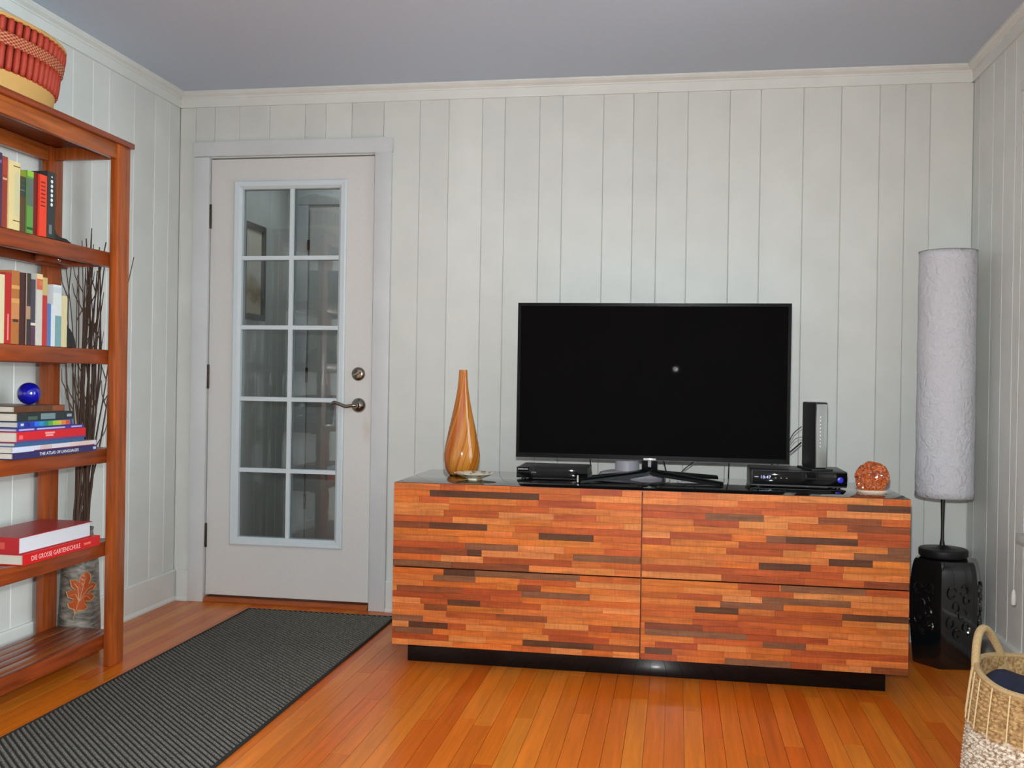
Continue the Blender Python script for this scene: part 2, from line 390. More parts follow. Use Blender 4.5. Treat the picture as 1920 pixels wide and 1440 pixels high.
wall_left = side_wall('wall_left', 0, 1, LS, [(-5.05, -3.55, .55, 2.05)])
wall_right = side_wall('wall_right', RW, -1, RS, [(-1.76, -.85, .56, 2.0), (-4.85, -2.95, .55, 2.05)])
wall_rear = box('wall_rear', -.15, RW+.15, REAR-.1, REAR, 0, RH, WALLP); tag(wall_rear, kind='structure')

# frieze board + crown round the room
def crown_prof(s):   # (offset from wall, z)
    return [(0, ZF), (.010, ZF), (.010, ZCB-.001), (.014, ZCB), (.014, ZCB+.006), (.020, ZCB+.0095), (.029, ZCB+.014), (.035, ZCB+.0205), (.037, ZCB+.0205), (.037, RH), (0, RH)]
pr = crown_prof(0)
prism('trim_1', [(-d, z) for d, z in pr], 0, 0, RW, TRIM)
prism('trim_2', [(d, z) for d, z in pr], 1, REAR, 0, TRIM)
prism('trim_3', [(RW-d, z) for d, z in pr], 1, REAR, 0, TRIM)
for i in (1, 2, 3): tag(bpy.data.objects['trim_%d' % i], kind='structure')
# baseboards with shoe moulding
bp_ = [(0, 0), (.022, 0), (.022, .008), (.017, .016), (.013, .019), (.013, .135), (.009, .142), (0, .142)]
def bb(name, pts, ax, a, b): tag(prism(name, pts, ax, a, b, TRIM), kind='structure')
bb('baseboard_left', [(d, z) for d, z in bp_], 1, REAR, 0)
bb('baseboard_right', [(RW-d, z) for d, z in bp_], 1, REAR, 0)
bb('baseboard_back', [(-d, z) for d, z in bp_], 0, 1.034, RW-.022)
bb('baseboard_corner', [(-d, z) for d, z in bp_], 0, .022, .081)

# ------------------------------------------------------------------ glazed door
JY0, JY1 = -.012, .115
def trimbox(name, *a): tag(box(name, *a, CASE, None, .0025), kind='structure')
trimbox('trim_4', .081, .156, -.020, 0, 0, 2.064)      # left casing
trimbox('trim_5', .956, 1.033, -.020, 0, 0, 2.070)     # right casing
bm = bmesh.new(); abox(bm, .079, 1.036, -.024, 0, 2.066, 2.134); bmesh.ops.bevel(bm, geom=bm.edges[:], offset=.0025, segments=2, affect='EDGES')
tag(finish('trim_6', bm, CASE, None, True), kind='structure')
bm = bmesh.new(); abox(bm, DX0-.0, .154, 0, .115, 0, DZ); abox(bm, .950, DX1, 0, .115, 0, DZ); abox(bm, .154, .950, 0, .115, 2.062, DZ)
abox(bm, .154, .166, .052, .09, .03, 2.062); abox(bm, .938, .950, .052, .09, .03, 2.062)
tag(finish('trim_7', bm, TRIM), kind='structure')
tag(prism('threshold', [(-.018, 0), (-.018, .006), (-.004, .022), (.115, .022), (.115, 0)], 0, .158, .948, THRESH), kind='structure')
D = thing('door_1', (.55, .03, .03), None, None); tag(D, kind='structure')
dx0, dx1, dz0, dz1, dy0, dy1 = .158, .947, .032, 2.056, .006, .050
gx0, gx1, gz0, gz1 = .313, .783, .306, 1.916      # glass opening
bm = bmesh.new()
abox(bm, dx0, gx0-.01, dy0, dy1, dz0, dz1); abox(bm, gx1+.01, dx1, dy0, dy1, dz0, dz1)
abox(bm, gx0-.01, gx1+.01, dy0, dy1, dz0, gz0-.01); abox(bm, gx0-.01, gx1+.01, dy0, dy1, gz1+.01, dz1)
finish('door_slab', bm, DOORP, D)
# plastic lite frame standing proud of the slab
def lite_frame(y, s):
    fr = .038
    P = [(0, 0), (0, .010*s), (.007, .014*s), (fr-.012, .012*s), (fr, 0)]
    bm = bmesh.new(); loops = []
    for off, dy in P:
        a, b, c, d = gx0-fr+off, gx1+fr-off, gz0-fr+off, gz1+fr-off
        loops.append([bm.verts.new((X, y-dy, Z)) for X, Z in ((a, c), (b, c), (b, d), (a, d))])
    loops.append([bm.verts.new((X, y+.02*s, Z)) for X, Z in ((gx0, gz0), (gx1, gz0), (gx1, gz1), (gx0, gz1))])
    for i in range(len(loops)-1):
        for k in range(4): bm.faces.new((loops[i][k], loops[i][(k+1) % 4], loops[i+1][(k+1) % 4], loops[i+1][k]))
    return finish('lite_frame', bm, SASH, D)
lf = lite_frame(dy0, 1); lite_frame(dy1, -1)
MX = .553; MZ = [1.598, 1.277, .946, .616]; mw = .0105
for yy in (.010, .036):
    prism('muntin', [(MX-mw, yy+.010), (MX-mw*.88, yy), (MX+mw*.88, yy), (MX+mw, yy+.010)], 2, gz0, gz1, SASH, D)
    for z in MZ:
        prism('muntin', [(yy+.0095, z-mw), (yy+.0002, z-mw*.88), (yy+.0002, z+mw*.88), (yy+.0095, z+mw)], 0, gx0, gx1, SASH, D)
zz = [gz0]+sorted(MZ)+[gz1]
for a, b in zip(zz, zz[1:]):
    for x0, x1 in ((gx0, MX), (MX, gx1)):
        box('pane', x0, x1, .026, .030, a, b, PANE, D)
for x, z in [(gx0-.026, t) for t in (1.84, 1.60, 1.275, .95, .62, .36)]+[(gx1+.026, t) for t in (1.86, 1.60, 1.275, .62, .36)]+[(t, gz0-.026) for t in (.36, .553, .74)]+[(t, gz1+.026) for t in (.36, .553, .74)]:
    o = lathe('screw_plug', [(.0028, 0), (.0028, .0012)], 0, 0, HINGE, None, 8)
    o.rotation_euler = (math.pi/2, 0, 0); o.location = (x, dy0-.0125, z); adopt(o, lf)
for z0, z1 in ((1.735, 1.848), (.990, 1.102), (.252, .364)):
    h = lathe('hinge', [(.0065, z0), (.0075, z0+.002), (.0075, z1-.002), (.0065, z1)], .150, -.004, HINGE, D, 12)
    for k in range(1, 5):
        zc = z0+(z1-z0)*k/5
        lathe('knuckle_ring', [(.0078, zc-.0012), (.0082, zc), (.0078, zc+.0012)], .150, -.004, NICKEL, h, 12)
    for s in (-1, 1): box('leaf', .150+s*.001, .150+s*.014, -.0005, .002, z0, z1, HINGE, h)
def disc(name, cx, cz, y, prof, mat, parent, seg=28):
    bm = bmesh.new(); alathe(bm, prof, 0, 0, seg)
    bmesh.ops.rotate(bm, verts=bm.verts, cent=(0, 0, 0), matrix=Matrix.Rotation(math.pi/2, 3, 'X'))
    bmesh.ops.translate(bm, verts=bm.verts, vec=(cx, y, cz)); return finish(name, bm, mat, parent, True)
db = disc('deadbolt', .886, 1.068, dy0, [(.031, 0), (.031, .006), (.027, .012), (.018, .015), (.001, .016)], NICKEL, D)
bm = bmesh.new(); abox(bm, .868, .904, -.030, -.008, 1.0645, 1.0715); bmesh.ops.rotate(bm, verts=bm.verts, cent=(.886, 0, 1.068), matrix=Matrix.Rotation(math.radians(-25), 3, 'Y'))
bmesh.ops.bevel(bm, geom=bm.edges[:], offset=.002, segments=2, affect='EDGES'); finish('thumb_turn', bm, NICKEL, db, True)
ro = disc('lever_handle', .889, .926, dy0, [(.033, 0), (.033, .005), (.030, .012), (.020, .020), (.012, .023), (.0115, .045)], NICKEL, D)
tube('lever', spline([(.889, -.040, .926), (.872, -.046, .925), (.845, -.048, .922), (.815, -.048, .932), (.790, -.047, .938), (.778, -.042, .930)], 6), [.0095]*6+[.008]*19+[.007]*6, NICKEL, ro, 10)

# ------------------------------------------------------------------ vestibule seen through the glass
VX, VY = .10, 1.05
bm = bmesh.new(); abox(bm, VX-.1, VX-.014, .115, VY+.1, 0, RH); vl = finish('wall_vestibule_side', bm, WALLP); tag(vl, kind='structure')
for a, b in zip((.115, .21, .36, .50, .655, .821, .93), (.21, .36, .50, .655, .821, .93, VY)): vboard('board', 1, a, b, VX, .014, 0, RH, WALL, vl, 1)
vf = box('wall_vestibule_far', VX-.1, 1.5, VY+.0, VY+.1, 0, RH, WALLP); tag(vf, kind='structure')
tag(box('wall_vestibule_right', 1.4, 1.5, .115, VY, 0, RH, WALLP), kind='structure')
tag(box('floor_vestibule', VX-.1, 1.5, .10, VY+.1, -.06, 0, THRESH), kind='structure')
tag(box('ceiling_vestibule', VX-.1, 1.5, .12, VY+.1, RH, RH+.1, CEIL), kind='structure')
D2 = thing('door_2', (.65, VY-.02, 0), None, None); tag(D2, kind='structure')
box('door_slab', .246, 1.03, VY-.026, VY-.002, .02, 2.012, DOORP, D2, .002)
box('door_casing', .165, .232, VY-.020, VY-.001, 0, 2.03, CASE, D2, .002)
box('door_casing', .165, 1.12, VY-.021, VY-.001, 2.031, 2.10, CASE, D2, .002)
for z0, z1 in ((1.775, 1.83), (1.02, 1.105), (.305, .39)): lathe('hinge', [(.007, z0), (.007, z1)], .238, VY-.026, BLACKM, D2, 10)
# arched raised panel on the far door
ap = [(.40, .95), (.86, .95), (.86, 1.60)]+[(.63+.23*math.cos(t), 1.60+.16*math.sin(t)) for t in [math.pi*k/12 for k in range(1, 12)]]+[(.40, 1.60)]
prism('door_panel', ap, 1, VY-.034, VY-.026, DOORP, D2)
box('door_panel', .40, .86, VY-.034, VY-.026, .22, .80, DOORP, D2, .003)
pf = thing('picture_frame', (VX+.01, .60, 1.34), 'dark framed picture hanging in the porch, seen through the left door panes', 'picture')
bm = bmesh.new(); y0, y1, z0, z1 = .44, .708, 1.348, 1.850; fwid = .030
abox(bm, VX+.001, VX+.024, y0, y0+fwid, z0, z1); abox(bm, VX+.001, VX+.024, y1-fwid, y1, z0, z1)
abox(bm, VX+.001, VX+.024, y0+fwid, y1-fwid, z0, z0+fwid); abox(bm, VX+.001, VX+.024, y0+fwid, y1-fwid, z1-fwid, z1)
finish('frame', bm, plain('dark_frame_wood', srgb(58, 48, 36), .4), pf)
m, n, l, b = newmat('landscape_print')
g = n.new('ShaderNodeNewGeometry'); sx = n.new('ShaderNodeSeparateXYZ'); l.new(g.outputs['Position'], sx.inputs[0])
nz = n.new('ShaderNodeTexNoise'); nz.inputs['Scale'].default_value = 14; l.new(g.outputs['Position'], nz.inputs['Vector'])
ma = n.new('ShaderNodeMath'); ma.operation = 'MULTIPLY_ADD'; ma.inputs[1].default_value = .12; l.new(nz.outputs['Fac'], ma.inputs[0]); l.new(sx.outputs[2], ma.inputs[2])
mr = n.new('ShaderNodeMapRange'); mr.inputs[1].default_value = 1.40; mr.inputs[2].default_value = 1.90; l.new(ma.outputs[0], mr.inputs[0])
cr = n.new('ShaderNodeValToRGB'); l.new(mr.outputs[0], cr.inputs[0]); e = cr.color_ramp.elements
e[0].position = 0; e[0].color = srgb(196, 180, 150); e[1].position = 1; e[1].color = srgb(226, 216, 196)
for p, c in ((.22, (190, 176, 150)), (.30, (150, 120, 70)), (.42, (176, 160, 130)), (.5, (214, 206, 190))):
    q = e.new(p); q.color = srgb(*c)
l.new(cr.outputs[0], b.inputs['Base Color'])
box('print', VX+.004, VX+.010, y0+fwid-.002, y1-fwid+.002, z0+fwid-.002, z1-fwid+.002, m, pf)

# ------------------------------------------------------------------ side wall window, plus two added ones for fill light
def side_window(name, xw, sgn, y0, y1, z0, z1, horn=.095):
    d = -sgn
    w = thing(name, (xw+d*.05, (y0+y1)/2, z0), None, None); tag(w, kind='structure')
    def fb(n_, a, b, c, d_, yA, yB, mat=TRIM): xa, xb = sorted((xw+d*a, xw+d*b)); return box(n_, xa, xb, yA, yB, c, d_, mat, w)
    fb('sash_frame', .04, .08, z0, z0+.05, y0, y1); fb('sash_frame', .04, .08, z1-.05, z1, y0, y1)
    fb('sash_frame', .04, .08, z0+.05, z1-.05, y0, y0+.045); fb('sash_frame', .04, .08, z0+.05, z1-.05, y1-.045, y1)
    fb('meeting_rail', .04, .08, (z0+z1)/2-.02, (z0+z1)/2+.02, y0+.045, y1-.045)
    fb('pane', .058, .062, z0+.05, (z0+z1)/2-.02, y0+.045, y1-.045, PANEC); fb('pane', .058, .062, (z0+z1)/2+.02, z1-.05, y0+.045, y1-.045, PANEC)
    fb('side_casing', -.02, .0, z0, z1+.07, y0-.07, y0); fb('side_casing', -.02, .0, z0, z1+.07, y1, y1+.07)
    fb('head_casing', -.021, .0, z1, z1+.075, y0-.001, y1+.001)
    xa, xb = sorted((xw-d*.045, xw+d*.04))
    box('window_sill', xa, xb, y0-.09, y1+horn, z0-.032, z0, TRIM, w, .006)
    return w
PANEC = glass_mat('clear_pane', (.95, .97, .97), 0)
side_window('window_1', RW, -1, -1.76, -.85, .56, 2.0, .145)
side_window('added_window_2', RW, -1, -4.85, -2.95, .55, 2.05)  # unseen window added to carry the far side fill light
side_window('added_window_3', 0, 1, -5.05, -3.55, .55, 2.05)  # unseen window added to carry the left fill light
bc = thing('blind_cord', (3.437, -.744, .34), 'thin white blind cord with a tassel hanging at the right wall', 'cord')
tube('cord', [(3.442, -.744, 2.06), (3.440, -.744, 1.2), (3.437, -.744, .372)], .0016, CORDW, bc, 6)
lathe('tassel', [(.002, .374), (.006, .368), (.0085, .350), (.0085, .330), (.006, .322)], 3.437, -.744, CORDW, bc, 12)
box('head_rail', 3.432, 3.470, -1.80, -.740, 2.045, 2.075, TRIM, bc, .002)

# ------------------------------------------------------------------ media cabinet
KX0, KX1, KYB, KYF, KZ0, KZ1 = 1.297, 3.0935, -.246, -.800, .078, .670
K = thing('media_cabinet', ((KX0+KX1)/2, (KYB+KYF)/2, 0), 'long low cabinet with four drawers of mixed reclaimed wood strips', 'cabinet')
o = box('carcass', KX0+.001, KX1-.001, KYF+.024, KYB, KZ0, KZ1-.020, CABW, K); o.color = srgb(150, 80, 45)
box('cabinet_top', KX0, KX1, KYF+.010, KYB-.0, KZ1-.019, KZ1, BLACKL, K, .002)['label'] = 'glossy black top'
box('plinth', 1.339, 3.035, -.730, KYB-.04, 0, KZ0+.001, BLACKG, K, .001)['label'] = 'recessed glossy black plinth'
TL = [(1.432, 1.833, 0.623, 'D'), (1.833, 2.036, 0.619, 'R'), (1.298, 1.433, 0.522, 'B'), (1.433, 1.646, 0.52, 'D'), (1.835, 2.03, 0.496, 'D'), (1.3, 1.568, 0.444, 'R'), (1.3, 1.574, 0.421, 'B'), (1.574, 1.627, 0.422, 'D'), (1.518, 1.801, 0.373, 'B'), (1.959, 2.194, 0.423, 'G'), (1.801, 1.953, 0.399, 'R')]
BL = [(1.488, 1.603, 0.346, 'D'), (1.449, 1.606, 0.322, 'G'), (1.314, 1.558, 0.293, 'B'), (1.606, 1.843, 0.346, 'G'), (1.505, 1.625, 0.248, 'D'), (1.417, 1.502, 0.229, 'B'), (1.761, 1.844, 0.302, 'B'), (1.36, 1.506, 0.152, 'D'), (1.305, 1.452, 0.128, 'G'), (1.506, 1.573, 0.154, 'R'), (1.686, 1.869, 0.204, 'B'), (1.782, 2.036, 0.1, 'D'), (2.098, 2.198, 0.173, 'B'), (1.852, 2.015, 0.151, 'R'), (2.036, 2.199, 0.102, 'B')]
TR = [(2.889, 3.095, 0.629, 'D'), (2.419, 2.614, 0.593, 'G'), (2.795, 3.0, 0.576, 'B'), (2.89, 3.096, 0.557, 'B'), (2.689, 2.924, 0.526, 'D'), (2.924, 3.093, 0.529, 'R'), (2.913, 3.094, 0.48, 'G'), (2.831, 2.974, 0.453, 'D'), (2.6, 2.772, 0.422, 'D'), (2.475, 2.753, 0.377, 'R'), (2.948, 3.09, 0.381, 'B'), (2.297, 2.507, 0.521, 'R')]
BR = [(2.532, 2.669, 0.354, 'R'), (2.675, 2.954, 0.351, 'G'), (2.613, 2.905, 0.301, 'G'), (2.387, 2.534, 0.253, 'D'), (2.534, 2.878, 0.248, 'R'), (2.878, 3.092, 0.26, 'D'), (2.214, 2.414, 0.196, 'B'), (2.215, 2.332, 0.177, 'G'), (2.333, 2.564, 0.168, 'G'), (2.251, 2.397, 0.129, 'R'), (2.216, 2.31, 0.103, 'D'), (2.713, 3.094, 0.129, 'R'), (2.975, 3.095, 0.098, 'B'), (2.491, 2.713, 0.088, 'G')]
KC = {'D': srgb(92, 54, 32), 'R': srgb(170, 76, 32), 'B': srgb(138, 70, 36), 'G': srgb(134, 84, 54)}
KN = [srgb(204, 108, 40), srgb(208, 116, 48), srgb(198, 98, 36), srgb(212, 124, 60), srgb(202, 108, 46), srgb(188, 88, 36), srgb(206, 114, 52), srgb(216, 132, 70)]
def drawer(x0, x1, z0, z1, marks):
    d = box('drawer', x0, x1, KYF+.004, KYF+.023, z0, z1, CABW, K); d.color = srgb(120, 62, 36)
    n = 13; rh = (z1-z0)/n
    rows = {}
    for a, b, z, c in marks:
        r = min(n-1, max(0, int((z-z0)/rh))); rows.setdefault(r, []).append((max(a, x0), min(b, x1), c))
    for r in range(n):
        za, zb = z0+r*rh, z0+(r+1)*rh
        segs = sorted(rows.get(r, [])); x = x0; out = []
        for a, b, c in segs+[(x1, x1, None)]:
            a = max(a, x)
            while a-x > .004:
                L = R.uniform(.09, .30)
                e = a if a-x-L < .06 else x+L
                col = R.choice(KN)
                q = R.random()
                if q < .05: col = KC['G']
                elif q < .14: col = KC['R']
                out.append((x, e, jit(col, .05, .10))); x = e
            if c and b > x: out.append((x, b, jit(KC[c], .05, .12))); x = b
        for a, b, col in out:
            if b-a < .004: continue
            piece('strip', a+.0003, b-.0003, KYF+R.uniform(-.0004, .0010), KYF+.004, za+.0003, zb-.0003, CABW, d, col)
KM = 2.199
drawer(KX0+.0005, KM-.002, .365, KZ1-.001, TL); drawer(KX0+.0005, KM-.002, KZ0, .3605, BL)
drawer(KM+.002, KX1-.0005, .365, KZ1-.001, TR); drawer(KM+.002, KX1-.0005, KZ0, .3605, BR)

# ------------------------------------------------------------------ television
ZT = KZ1
TX0, TX1, TZ0, TZ1, TY = 1.695, 2.731, .7515, 1.3525, -.470
TV = thing('television', (2.213, -.45, ZT), 'large black flat screen television on the media cabinet', 'television')
box('tv_back', TX0+.004, TX1-.004, TY+.006, TY+.034, TZ0+.004, TZ1-.004, BLACKM, TV, .004)
box('back_housing', 1.85, 2.57, TY+.032, TY+.070, .80, 1.20, BLACKM, TV, .012)
bm = bmesh.new(); bz = .011
for a in ((TX0, TX1, TZ1-bz, TZ1), (TX0, TX1, TZ0, TZ0+.017), (TX0, TX0+bz, TZ0+.017, TZ1-bz), (TX1-bz, TX1, TZ0+.017, TZ1-bz)):
    abox(bm, a[0], a[1], TY-.004, TY+.010, a[2], a[3])
finish('bezel', bm, BEZEL, TV)
bm = bmesh.new()
for a in ((TX0-.0012, TX1+.0012, TZ1, TZ1+.0015), (TX0-.0012, TX1+.0012, TZ0-.0015, TZ0), (TX0-.0012, TX0, TZ0, TZ1), (TX1, TX1+.0012, TZ0, TZ1)):
    abox(bm, a[0], a[1], TY-.005, TY+.012, a[2], a[3])
finish('edge_trim', bm, plain('smoked_trim', srgb(52, 60, 64), .25, metal=.5), TV)
box('screen', TX0+bz, TX1-bz, TY-.002, TY+.006, TZ0+.017, TZ1-bz, SCREEN, TV)
lp = box('logo_plate', 2.190, 2.238, TY-.008, TY-.004, TZ0-.002, TZ0+.008, CHROME, TV, .001)
text('logo', 'SAMSUNG', .009, (2.194, TY-.0083, TZ0-.0003), (1, 0, 0), (0, 0, 1), GREYPL, lp, width=.040)
NX, NY = 2.213, -.445
st = box('stand_neck', NX-.030, NX+.030, NY-.012, NY+.012, .700, .785, BEZEL, TV, .006)
box('neck_strip', NX-.006, NX+.006, NY-.0145, NY-.012, .695, .748, plain('smoked_metal', srgb(96, 96, 104), .25, metal=.6), st)  # paler metal strip down the front of the neck
def leg(x, y):
    p = spline([(NX, NY, .716), (NX+(x-NX)*.12, NY+(y-NY)*.12, .702), (NX+(x-NX)*.55, NY+(y-NY)*.55, .690), (x, y, .679)], 6)
    bm = bmesh.new(); rings = []
    dv = Vector((x-NX, y-NY, 0)).normalized(); sd = Vector((-dv.y, dv.x, 0)); N = len(p)
    for i, q in enumerate(p):
        w = .026-.008*i/(N-1); h = .011-.0035*i/(N-1)
        q = Vector((q.x, q.y, max(q.z, ZT+.0005+h)))
        rings.append([bm.verts.new(q+sd*w*a+Vector((0, 0, h*b))) for a, b in ((-1, -1), (1, -1), (1, .2), (.6, 1), (-.6, 1), (-1, .2))])
    for i in range(N-1):
        for k in range(6): bm.faces.new((rings[i][k], rings[i][(k+1) % 6], rings[i+1][(k+1) % 6], rings[i+1][k]))
    bm.faces.new(rings[0]); bm.faces.new(rings[-1])
    return finish('stand_leg', bm, BEZEL, TV)
l1 = leg(1.955, -.625); leg(2.480, -.575); leg(2.470, -.300); leg(1.992, -.470)
bm = bmesh.new(); abox(bm, 1.951, 1.957, -.632, -.612, ZT+.004, ZT+.030); finish('foot_glint_tab', bm, CHROME, l1)  # chrome tab added to stand in for the flash glint on the leg end

# ------------------------------------------------------------------ things on the cabinet
bd = thing('disc_player', (1.845, -.42, ZT), 'slim black disc player under the left end of the television', 'disc player')
box('case', 1.708, 1.978, -.520, -.310, ZT+.005, ZT+.046, DARKPL, bd, .002)
box('front_panel', 1.706, 1.980, -.526, -.5195, ZT+.005, ZT+.046, BLACKG, bd, .001)
for x in (1.73, 1.955):
    for y in (-.50, -.33): lathe('foot', [(.008, ZT), (.008, ZT+.006)], x, y, BLACKM, bd, 10)
text('logo', 'SAMSUNG', .0075, (1.712, -.5265, ZT+.0355), (1, 0, 0), (0, 0, 1), WHITEP, bd, width=.038)
text('disc_mark', 'DVD', .007, (1.765, -.5265, ZT+.024), (1, 0, 0), (0, 0, 1), GREYPL, bd, width=.018)
hb = thing('round_hub', (2.14, -.36, ZT), 'pale grey round device behind the television stand', 'device')
lathe('base', [(.118, ZT), (.122, ZT+.006), (.115, ZT+.020), (.085, ZT+.027)], 2.140, -.325, GREYPL, hb, 48, lambda a, r, z: (r*1.1*.52/math.sqrt((.52*math.cos(a))**2+math.sin(a)**2), z))
lathe('cap', [(.048, ZT+.0272), (.048, ZT+.066), (.044, ZT+.070)], 2.120, -.318, GREYPL, hb, 32)
sb = thing('set_top_box', (2.76, -.42, ZT), 'black set-top box with a blue lit button on the right of the cabinet', 'set-top box')
SX0, SX1, SY0, SY1 = 2.588, 2.932, -.535, -.315
box('case', SX0, SX1, SY0, SY1, ZT+.006, ZT+.064, DARKPL, sb, .006)
box('front_panel', SX0+.006, SX1-.002, SY0-.006, SY0+.001, ZT+.011, ZT+.060, BLACKG, sb, .003)
box('front_lip', SX0+.004, SX1-.004, SY0-.007, SY0, ZT+.006, ZT+.010, GREYPL if False else DARKPL, sb)
for x in (SX0+.03, SX1-.03):
    for y in (SY0+.03, SY1-.03): lathe('foot', [(.01, ZT), (.01, ZT+.007)], x, y, BLACKM, sb, 10)
text('clock_digits', '10:47', .015, (SX0+.036, SY0-.0068, ZT+.032), (1, 0, 0), (0, 0, 1), DIGIT, sb, width=.036)
box('brand_mark', SX0+.012, SX0+.027, SY0-.0066, SY0-.006, ZT+.036, ZT+.039, GREYPL, sb)
for x in (.085, .105, .125): box('indicator', SX0+x, SX0+x+.006, SY0-.0066, SY0-.006, ZT+.034, ZT+.036, SILVER, sb)
disc('power_button', SX1-.026, ZT+.034, SY0-.006, [(.011, 0), (.011, .002), (.008, .003), (.001, .003)], LEDB, sb, 20)
# modem tower, turned a little
mo = thing('modem', (2.822, -.45, ZT+.064), 'upright black modem with a grey front standing on the set-top box', 'modem')
MB = ZT+.064
box('stand_foot', 2.785, 2.865, -.535, -.375, MB, MB+.008, DARKPL, mo, .003)
box('body', 2.799, 2.846, -.525, -.385, MB+.008, MB+.252, DARKPL, mo, .006)
fp = box('front_panel', 2.803, 2.842, -.5275, -.5245, MB+.012, MB+.245, SILVER, mo, .001)
for k in range(9): lathe('status_light', [(.0018, 0), (.0018, .001)], 0, 0, LED, None, 8)
k = 0
for o in [q for q in COL.objects if q.name.startswith('status_light')]:
    o.rotation_euler = (math.pi/2, 0, 0); o.location = (2.817, -.5279, MB+.09+.0135*k); adopt(o, fp); k += 1
mo.rotation_euler = (0, 0, math.radians(13))
# orange geode slice
m, n, l, b = newmat('carnelian_crystal')
vo = n.new('ShaderNodeTexVoronoi'); vo.inputs['Scale'].default_value = 130; g = n.new('ShaderNodeNewGeometry'); l.new(g.outputs['Position'], vo.inputs['Vector'])
cr = n.new('ShaderNodeValToRGB'); l.new(vo.outputs['Color'], cr.inputs[0]); cr.color_ramp.elements[0].color = srgb(110, 34, 10); cr.color_ramp.elements[1].color = srgb(206, 104, 42)
l.new(cr.outputs[0], b.inputs['Base Color']); b.inputs['Roughness'].default_value = .15; b.inputs['Coat Weight'].default_value = .3
GEO = m
ge = thing('geode', (3.0, -.62, ZT), 'orange crystal geode half on the right end of the cabinet', 'geode')
bm = bmesh.new(); bmesh.ops.create_icosphere(bm, subdivisions=5, radius=1)
RR = random.Random(3)
for v in bm.verts:
    c = v.co.copy(); n_ = .035*math.sin(c.x*31+c.z*17)*math.sin(c.z*29-c.y*13)+RR.uniform(-.045, .045)
    lump = 1+.07*math.sin(2.3*math.atan2(c.z, c.x)+.8)+n_
    if -.38 < c.x < -.05 and c.z > .6: lump *= 1.07
    v.co = Vector((c.x*.054*lump, c.y*.032*lump, max(c.z*.060*lump, -.046)))
bmesh.ops.translate(bm, verts=bm.verts, vec=(3.0, -.625, ZT+.046+.006))
finish('crystals', bm, GEO, ge)
lathe('mineral_rim', [(.030, ZT), (.046, ZT), (.050, ZT+.006), (.048, ZT+.011)], 3.0, -.625, plain('pale_mineral', srgb(214, 190, 168), .4), ge, 28, lambda a, r, z: (r*(abs(math.cos(a))*.45+.62), z))
# amber vase
m, n, l, b = newmat('amber_swirl_glass')
g = n.new('ShaderNodeTexCoord'); sp = n.new('ShaderNodeSeparateXYZ'); l.new(g.outputs['Object'], sp.inputs[0])
at = n.new('ShaderNodeMath'); at.operation = 'ARCTAN2'; l.new(sp.outputs[1], at.inputs[0]); l.new(sp.outputs[0], at.inputs[1])
tw = n.new('ShaderNodeMath'); tw.operation = 'MULTIPLY_ADD'; tw.inputs[1].default_value = -4.5; l.new(sp.outputs[2], tw.inputs[0]); l.new(at.outputs[0], tw.inputs[2])
cx = n.new('ShaderNodeMath'); cx.operation = 'COSINE'; sn = n.new('ShaderNodeMath'); sn.operation = 'SINE'; l.new(tw.outputs[0], cx.inputs[0]); l.new(tw.outputs[0], sn.inputs[0])
cb = n.new('ShaderNodeCombineXYZ'); l.new(cx.outputs[0], cb.inputs[0]); l.new(sn.outputs[0], cb.inputs[1])
nz = n.new('ShaderNodeTexNoise'); nz.inputs['Scale'].default_value = 2.6; nz.inputs['Detail'].default_value = 4; l.new(cb.outputs[0], nz.inputs['Vector'])
cr = n.new('ShaderNodeValToRGB'); l.new(nz.outputs['Fac'], cr.inputs[0]); e = cr.color_ramp.elements
e[0].position = .3; e[0].color = srgb(150, 62, 14); e[1].position = .72; e[1].color = srgb(214, 152, 62)
for p, c in ((.4, (188, 96, 30)), (.47, (160, 92, 20)), (.53, (206, 134, 52)), (.6, (176, 108, 30))): q = e.new(p); q.color = srgb(*c)
l.new(cr.outputs[0], b.inputs['Base Color']); b.inputs['Roughness'].default_value = .08; b.inputs['Coat Weight'].default_value = .5; b.inputs['Subsurface Weight'].default_value = 0
AMB = m
va = [(.048, 0), (.056, .004), (.066, .025), (.0725, .055), (.0735, .078), (.070, .105), (.061, .150), (.050, .200), (.039, .250), (.029, .300), (.0225, .340), (.0185, .380), (.0165, .415), (.0165, .418), (.0125, .418), (.013, .39), (.02, .33)]
vs = thing('amber_vase', (1.470, -.44, ZT), 'tall amber glass bottle vase with swirled streaks beside the television', 'vase')
lathe('vase_body', [(r, z+ZT) for r, z in va], 1.470, -.44, AMB, vs, 48)
# little dish in front of it
m, n, l, b = newmat('painted_dish')
g = n.new('ShaderNodeNewGeometry'); nz = n.new('ShaderNodeTexNoise'); nz.inputs['Scale'].default_value = 38; l.new(g.outputs['Position'], nz.inputs['Vector'])
cr = n.new('ShaderNodeValToRGB'); l.new(nz.outputs['Fac'], cr.inputs[0]); e = cr.color_ramp.elements
e[0].position = .36; e[0].color = srgb(150, 120, 80); e[1].position = .5; e[1].color = srgb(226, 218, 196); l.new(cr.outputs[0], b.inputs['Base Color']); b.inputs['Roughness'].default_value = .15
ds = thing('dish', (1.560, -.61, ZT), 'small cream patterned dish in front of the amber vase', 'dish')
bm = bmesh.new(); alathe(bm, [(.030, ZT), (.032, ZT+.001), (.030, ZT+.006), (.050, ZT+.013), (.078, ZT+.025), (.079, ZT+.027), (.076, ZT+.0275), (.050, ZT+.017), (.028, ZT+.011), (.001, ZT+.0105)], 1.560, -.622, 44)
finish('dish_body', bm, m, ds, True)
